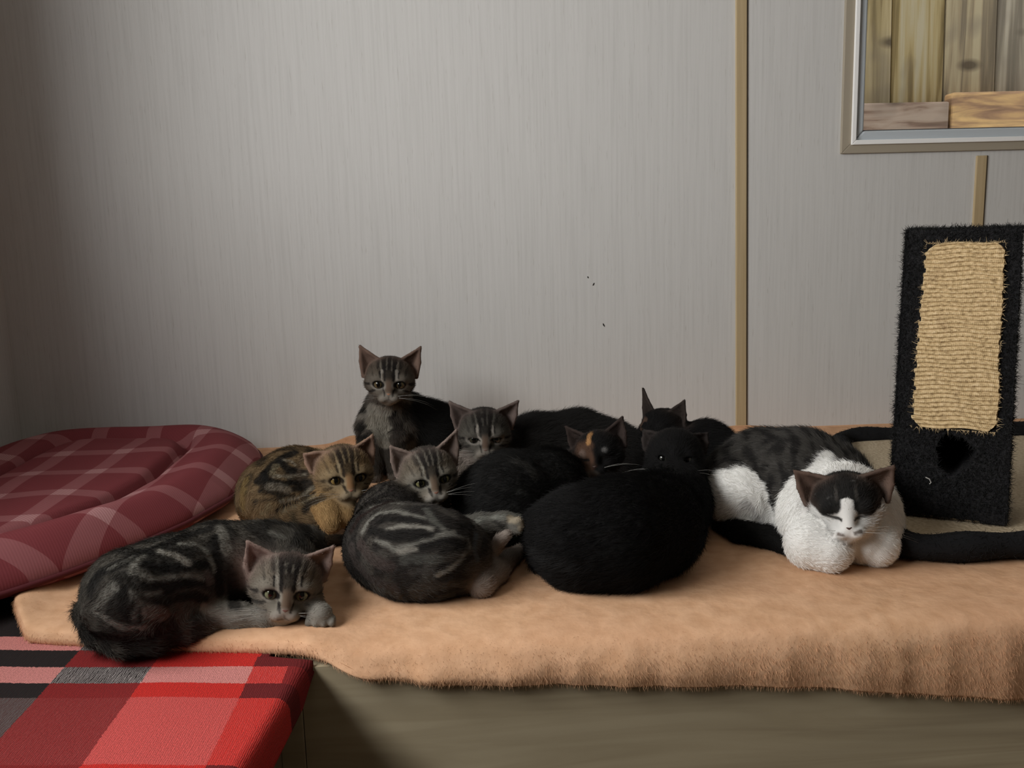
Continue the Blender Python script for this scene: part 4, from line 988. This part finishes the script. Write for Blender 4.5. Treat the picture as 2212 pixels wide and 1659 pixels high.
s6 = [(q6((120, 590), (210, 620), (260, 700)), 20, (.060, .057, .052), .6), (q6((140, 820), (180, 840)), 14, (.05, .05, .047), .5), (q6((300, 420), (420, 480)), 30, (.030, .030, .030), .5), (q6((200, 560), (400, 540)), 24, (.028, .028, .028), .5), (q6((240, 1080), (300, 1180)), 30, (.028, .028, .029), .5)]  # first stroke paints the sheen on the dark coat as paler fur
make_cat('tortoiseshell_kitten', k6, dict(body=lambda p, z, a, b: np.tile((.0125, .012, .0115), (len(p), 1))*(.7+.6*a[:, None]), head=face6, ear_in=(.04, .028, .024), ear_out=(.015, .014, .013)), s6,
         'black and brown tortoiseshell kitten with an orange forehead streak', 50000, (.05, .025, .02), eyes=(0, 0), eye_skip=False, whn=2)

# --- 7: black kitten with pricked ears at the back
k7 = Cat(.014); H7 = air(1432, 936, 1.19, 56)[0]
k7.chain(R_((1470, 985, 66), (1520, 985, 70), (1556, 1000, 62)), 'body', .011, lift=.5)
k7.chain([(H7, .026), (rest(1475, 985, 64)[0], .036)], 'body', .010)
k7.head(H7, .071, yaw=-38, pitch=6, roll=2, eye_open=0, earshape=dict(tip=(.50, -.04, .62), tip_l=(.46, -.02, .86), back=(.34, -.17, .22)))
def face7(l, n):
    c = face_black(l, n); return paint(c, .8*sstep(.12, .05, seg(l[:, 0], l[:, 2], -.12, .30, -.2, .05))*sstep(.4, .6, n), (.10, .06, .042))
make_cat('black_kitten', k7, dict(body=lambda p, z, a, b: np.tile(BLACK, (len(p), 1))*(.8+.5*a[:, None]), head=face7, ear_in=(.035, .026, .022), ear_out=BLACK), [],
         'black kitten with tall pricked ears at the back near the tan wall strip', 45000, (.02, .015, .014), eyes=(0, 0), eye_skip=False, whn=0)

# --- 8: big black cat curled in front
k8 = Cat(.018); H8 = air(1457, 989, 1.01, 66)[0]
k8.chain(R_((1448, 1086, 78), (1412, 1136, 100), (1338, 1152, 114), (1256, 1164, 102), (1216, 1160, 82)), 'body', .012)
k8.chain([(H8, .030), (rest(1452, 1085, 80)[0], .040)], 'body', .011)
k8.chain(R_((1176, 1165, 28), (1174, 1206, 30), (1222, 1236, 30), (1290, 1246, 26)), 'tail', .011, .006)
k8.chain(A_(.90, (1225, 1130, 60), (1180, 1140, 40)), 'body', .010)
k8.head(H8, .073, yaw=2, pitch=6, roll=3, eye_open=.75, earshape=dict(tip=(.50, -.16, .40), inner=(.2, .0, .36)))
s8 = [(crop(1080, 830, 3.53)((250, 1260), (330, 1330), (560, 1400)), 30, (.018, .018, .018), .5)]
make_cat('black_cat', k8, dict(body=lambda p, z, a, b: np.tile(BLACK, (len(p), 1))*(.75+.5*a[:, None]), head=face_black, ear_in=(.03, .024, .022), ear_out=BLACK), s8,
         'large black cat curled in a ball, largest of the dark cats', 60000, (.015, .013, .012), iris=(.10, .10, .085), whn=2, pupil=(.3, .8))

# --- 9: white-chested adult with tabby back
k9 = Cat(.018); H9 = air(1829, 1098, .870, 80)[0]
k9.chain(R_((1790, 1055, 96), (1730, 1038, 104), (1650, 1030, 96), (1598, 1048, 84)), 'body', .010)
k9.chain(R_((1598, 1078, 70), (1566, 1078, 54), (1546, 1080, 42)), 'rump', .008)
k9.chain(R_((1620, 1118, 34), (1670, 1140, 22)), 'rump', .006)
def E9(x, y, Y, rx, rz, ry, zone='white', L=.009):
    c, q = air(x, y, Y, 1.0); k9.ell(c, (rx*q, ry, rz*q), None, zone, L, .02, flow=(0, 0, -1), lift=.3)
E9(1806, 1112, .925, 116, 100, .042, L=.007); E9(1862, 1122, .915, 76, 96, .038, L=.007); E9(1806, 1152, .912, 124, 76, .042, L=.007); E9(1846, 1166, .893, 84, 62, .036, L=.005)
k9.chain([(H9, .030), (air(1820, 1090, .93, 90)[0], .036)], 'white', .009)
k9.chain(R_((1752, 1172, 58), (1790, 1184, 52)), 'white', .005, .010); k9.chain(R_((1884, 1172, 50), (1894, 1178, 45)), 'white', .005, .008)
k9.chain(R_((1556, 1128, 20), (1600, 1148, 24), (1660, 1162, 24), (1710, 1186, 20)), 'tail', .009, .005)
k9.head(H9, .0785, yaw=1, pitch=14, roll=-2, eye_open=0, earshape=dict(tip=(.60, .0, .52), outer=(.50, -.04, .06), inner=(.20, .05, .42), back=(.40, -.17, .22)))
WHITE, BLK9 = (.84, .83, .80), (.011, .0105, .010)
def face9(l, n):
    x, y, z = l[:, 0], l[:, 1], l[:, 2]; ax = np.abs(x-.0); c = np.tile(WHITE, (len(l), 1)); w = .05*(n-.5)
    dark = sstep(.02, .05, z+.02+w-.10*sstep(.30, .48, ax))*sstep(.0, .035, ax-(.055+.05*sstep(.12, .0, z))-.9*np.clip(-.0, 0, 1)+w*.5+.5*sstep(.20, .36, z))
    dark = np.maximum(dark, sstep(.26, .34, z+w)); dark = np.maximum(dark, sstep(.02, -.12, y)*sstep(-.05, .02, z))
    c = paint(c, dark, BLK9); br = dark*sstep(.28, .42, ax)*sstep(.25, .05, z); c = paint(c, .8*br, (.055, .036, .027))
    c = paint(c, .5*dark*sstep(.03, .01, np.abs(ax-.12))*sstep(.42, .30, z)*sstep(.16, .24, z), (.10, .09, .08))
    fr = sstep(.05, .15, y)
    c = paint(c, .95*sstep(.028, .014, np.minimum(seg(ax, z, .09, -.035, .17, -.015), seg(ax, z, .17, -.015, .29, .01)))*fr, (.010, .009, .008))
    c = paint(c, .9*sstep(.035, .015, seg(x, z, .07, -.19, .13, -.175)+w*.5)*fr, (.075, .05, .035)); c = paint(c, .9*sstep(.035, .015, seg(x, z, -.13, -.20, -.08, -.21)+w*.5)*fr, (.16, .12, .10))
    return c
def body9(p, z, n1, n2):
    st = np.sin(2*math.pi*(p[:, 0]*1.0+.012*(vnoise(p, 40, 90)-.5)*2)/.017)*.55+2.0*(vnoise(p*np.array([1, 1, .55]), 130, 91)-.5)
    c = paint(np.tile((.055, .051, .046), (len(p), 1)), sstep(-.3, .4, st)*.9, (.013, .012, .0115))
    n_ = .5*(n1-.5)+.5*(n2-.5); c = paint(c, sstep(.38, .56, z.get('white', 0)+n_), WHITE); c = paint(c, sstep(.35, .6, z.get('rump', 0)+n_*.6), WHITE); return paint(c, sstep(.4, .6, z.get('tail', 0)), BLK9)
q9 = crop(1460, 900, 4.254)
s9 = [(q9((1395, 360), (1330, 440), (1260, 500)), 30, WHITE, .95), (q9((380, 530), (460, 540)), 20, WHITE, .9), (q9((640, 830), (740, 960)), 30, (.62, .61, .60), .9), (q9((420, 540), (420, 700), (560, 860), (700, 960)), 26, WHITE, .95), (q9((300, 640), (500, 780)), 40, WHITE, .95)]
make_cat('white_chested_cat', k9, dict(body=body9, head=face9, ear_in=(.12, .078, .06), ear_out=(.03, .026, .022)), s9,
         'adult cat with a dark tabby back and white chest dozing beside the scratching post', 75000, (.06, .035, .028), eyes=(0, 0), eye_skip=False, shade_var=.16)
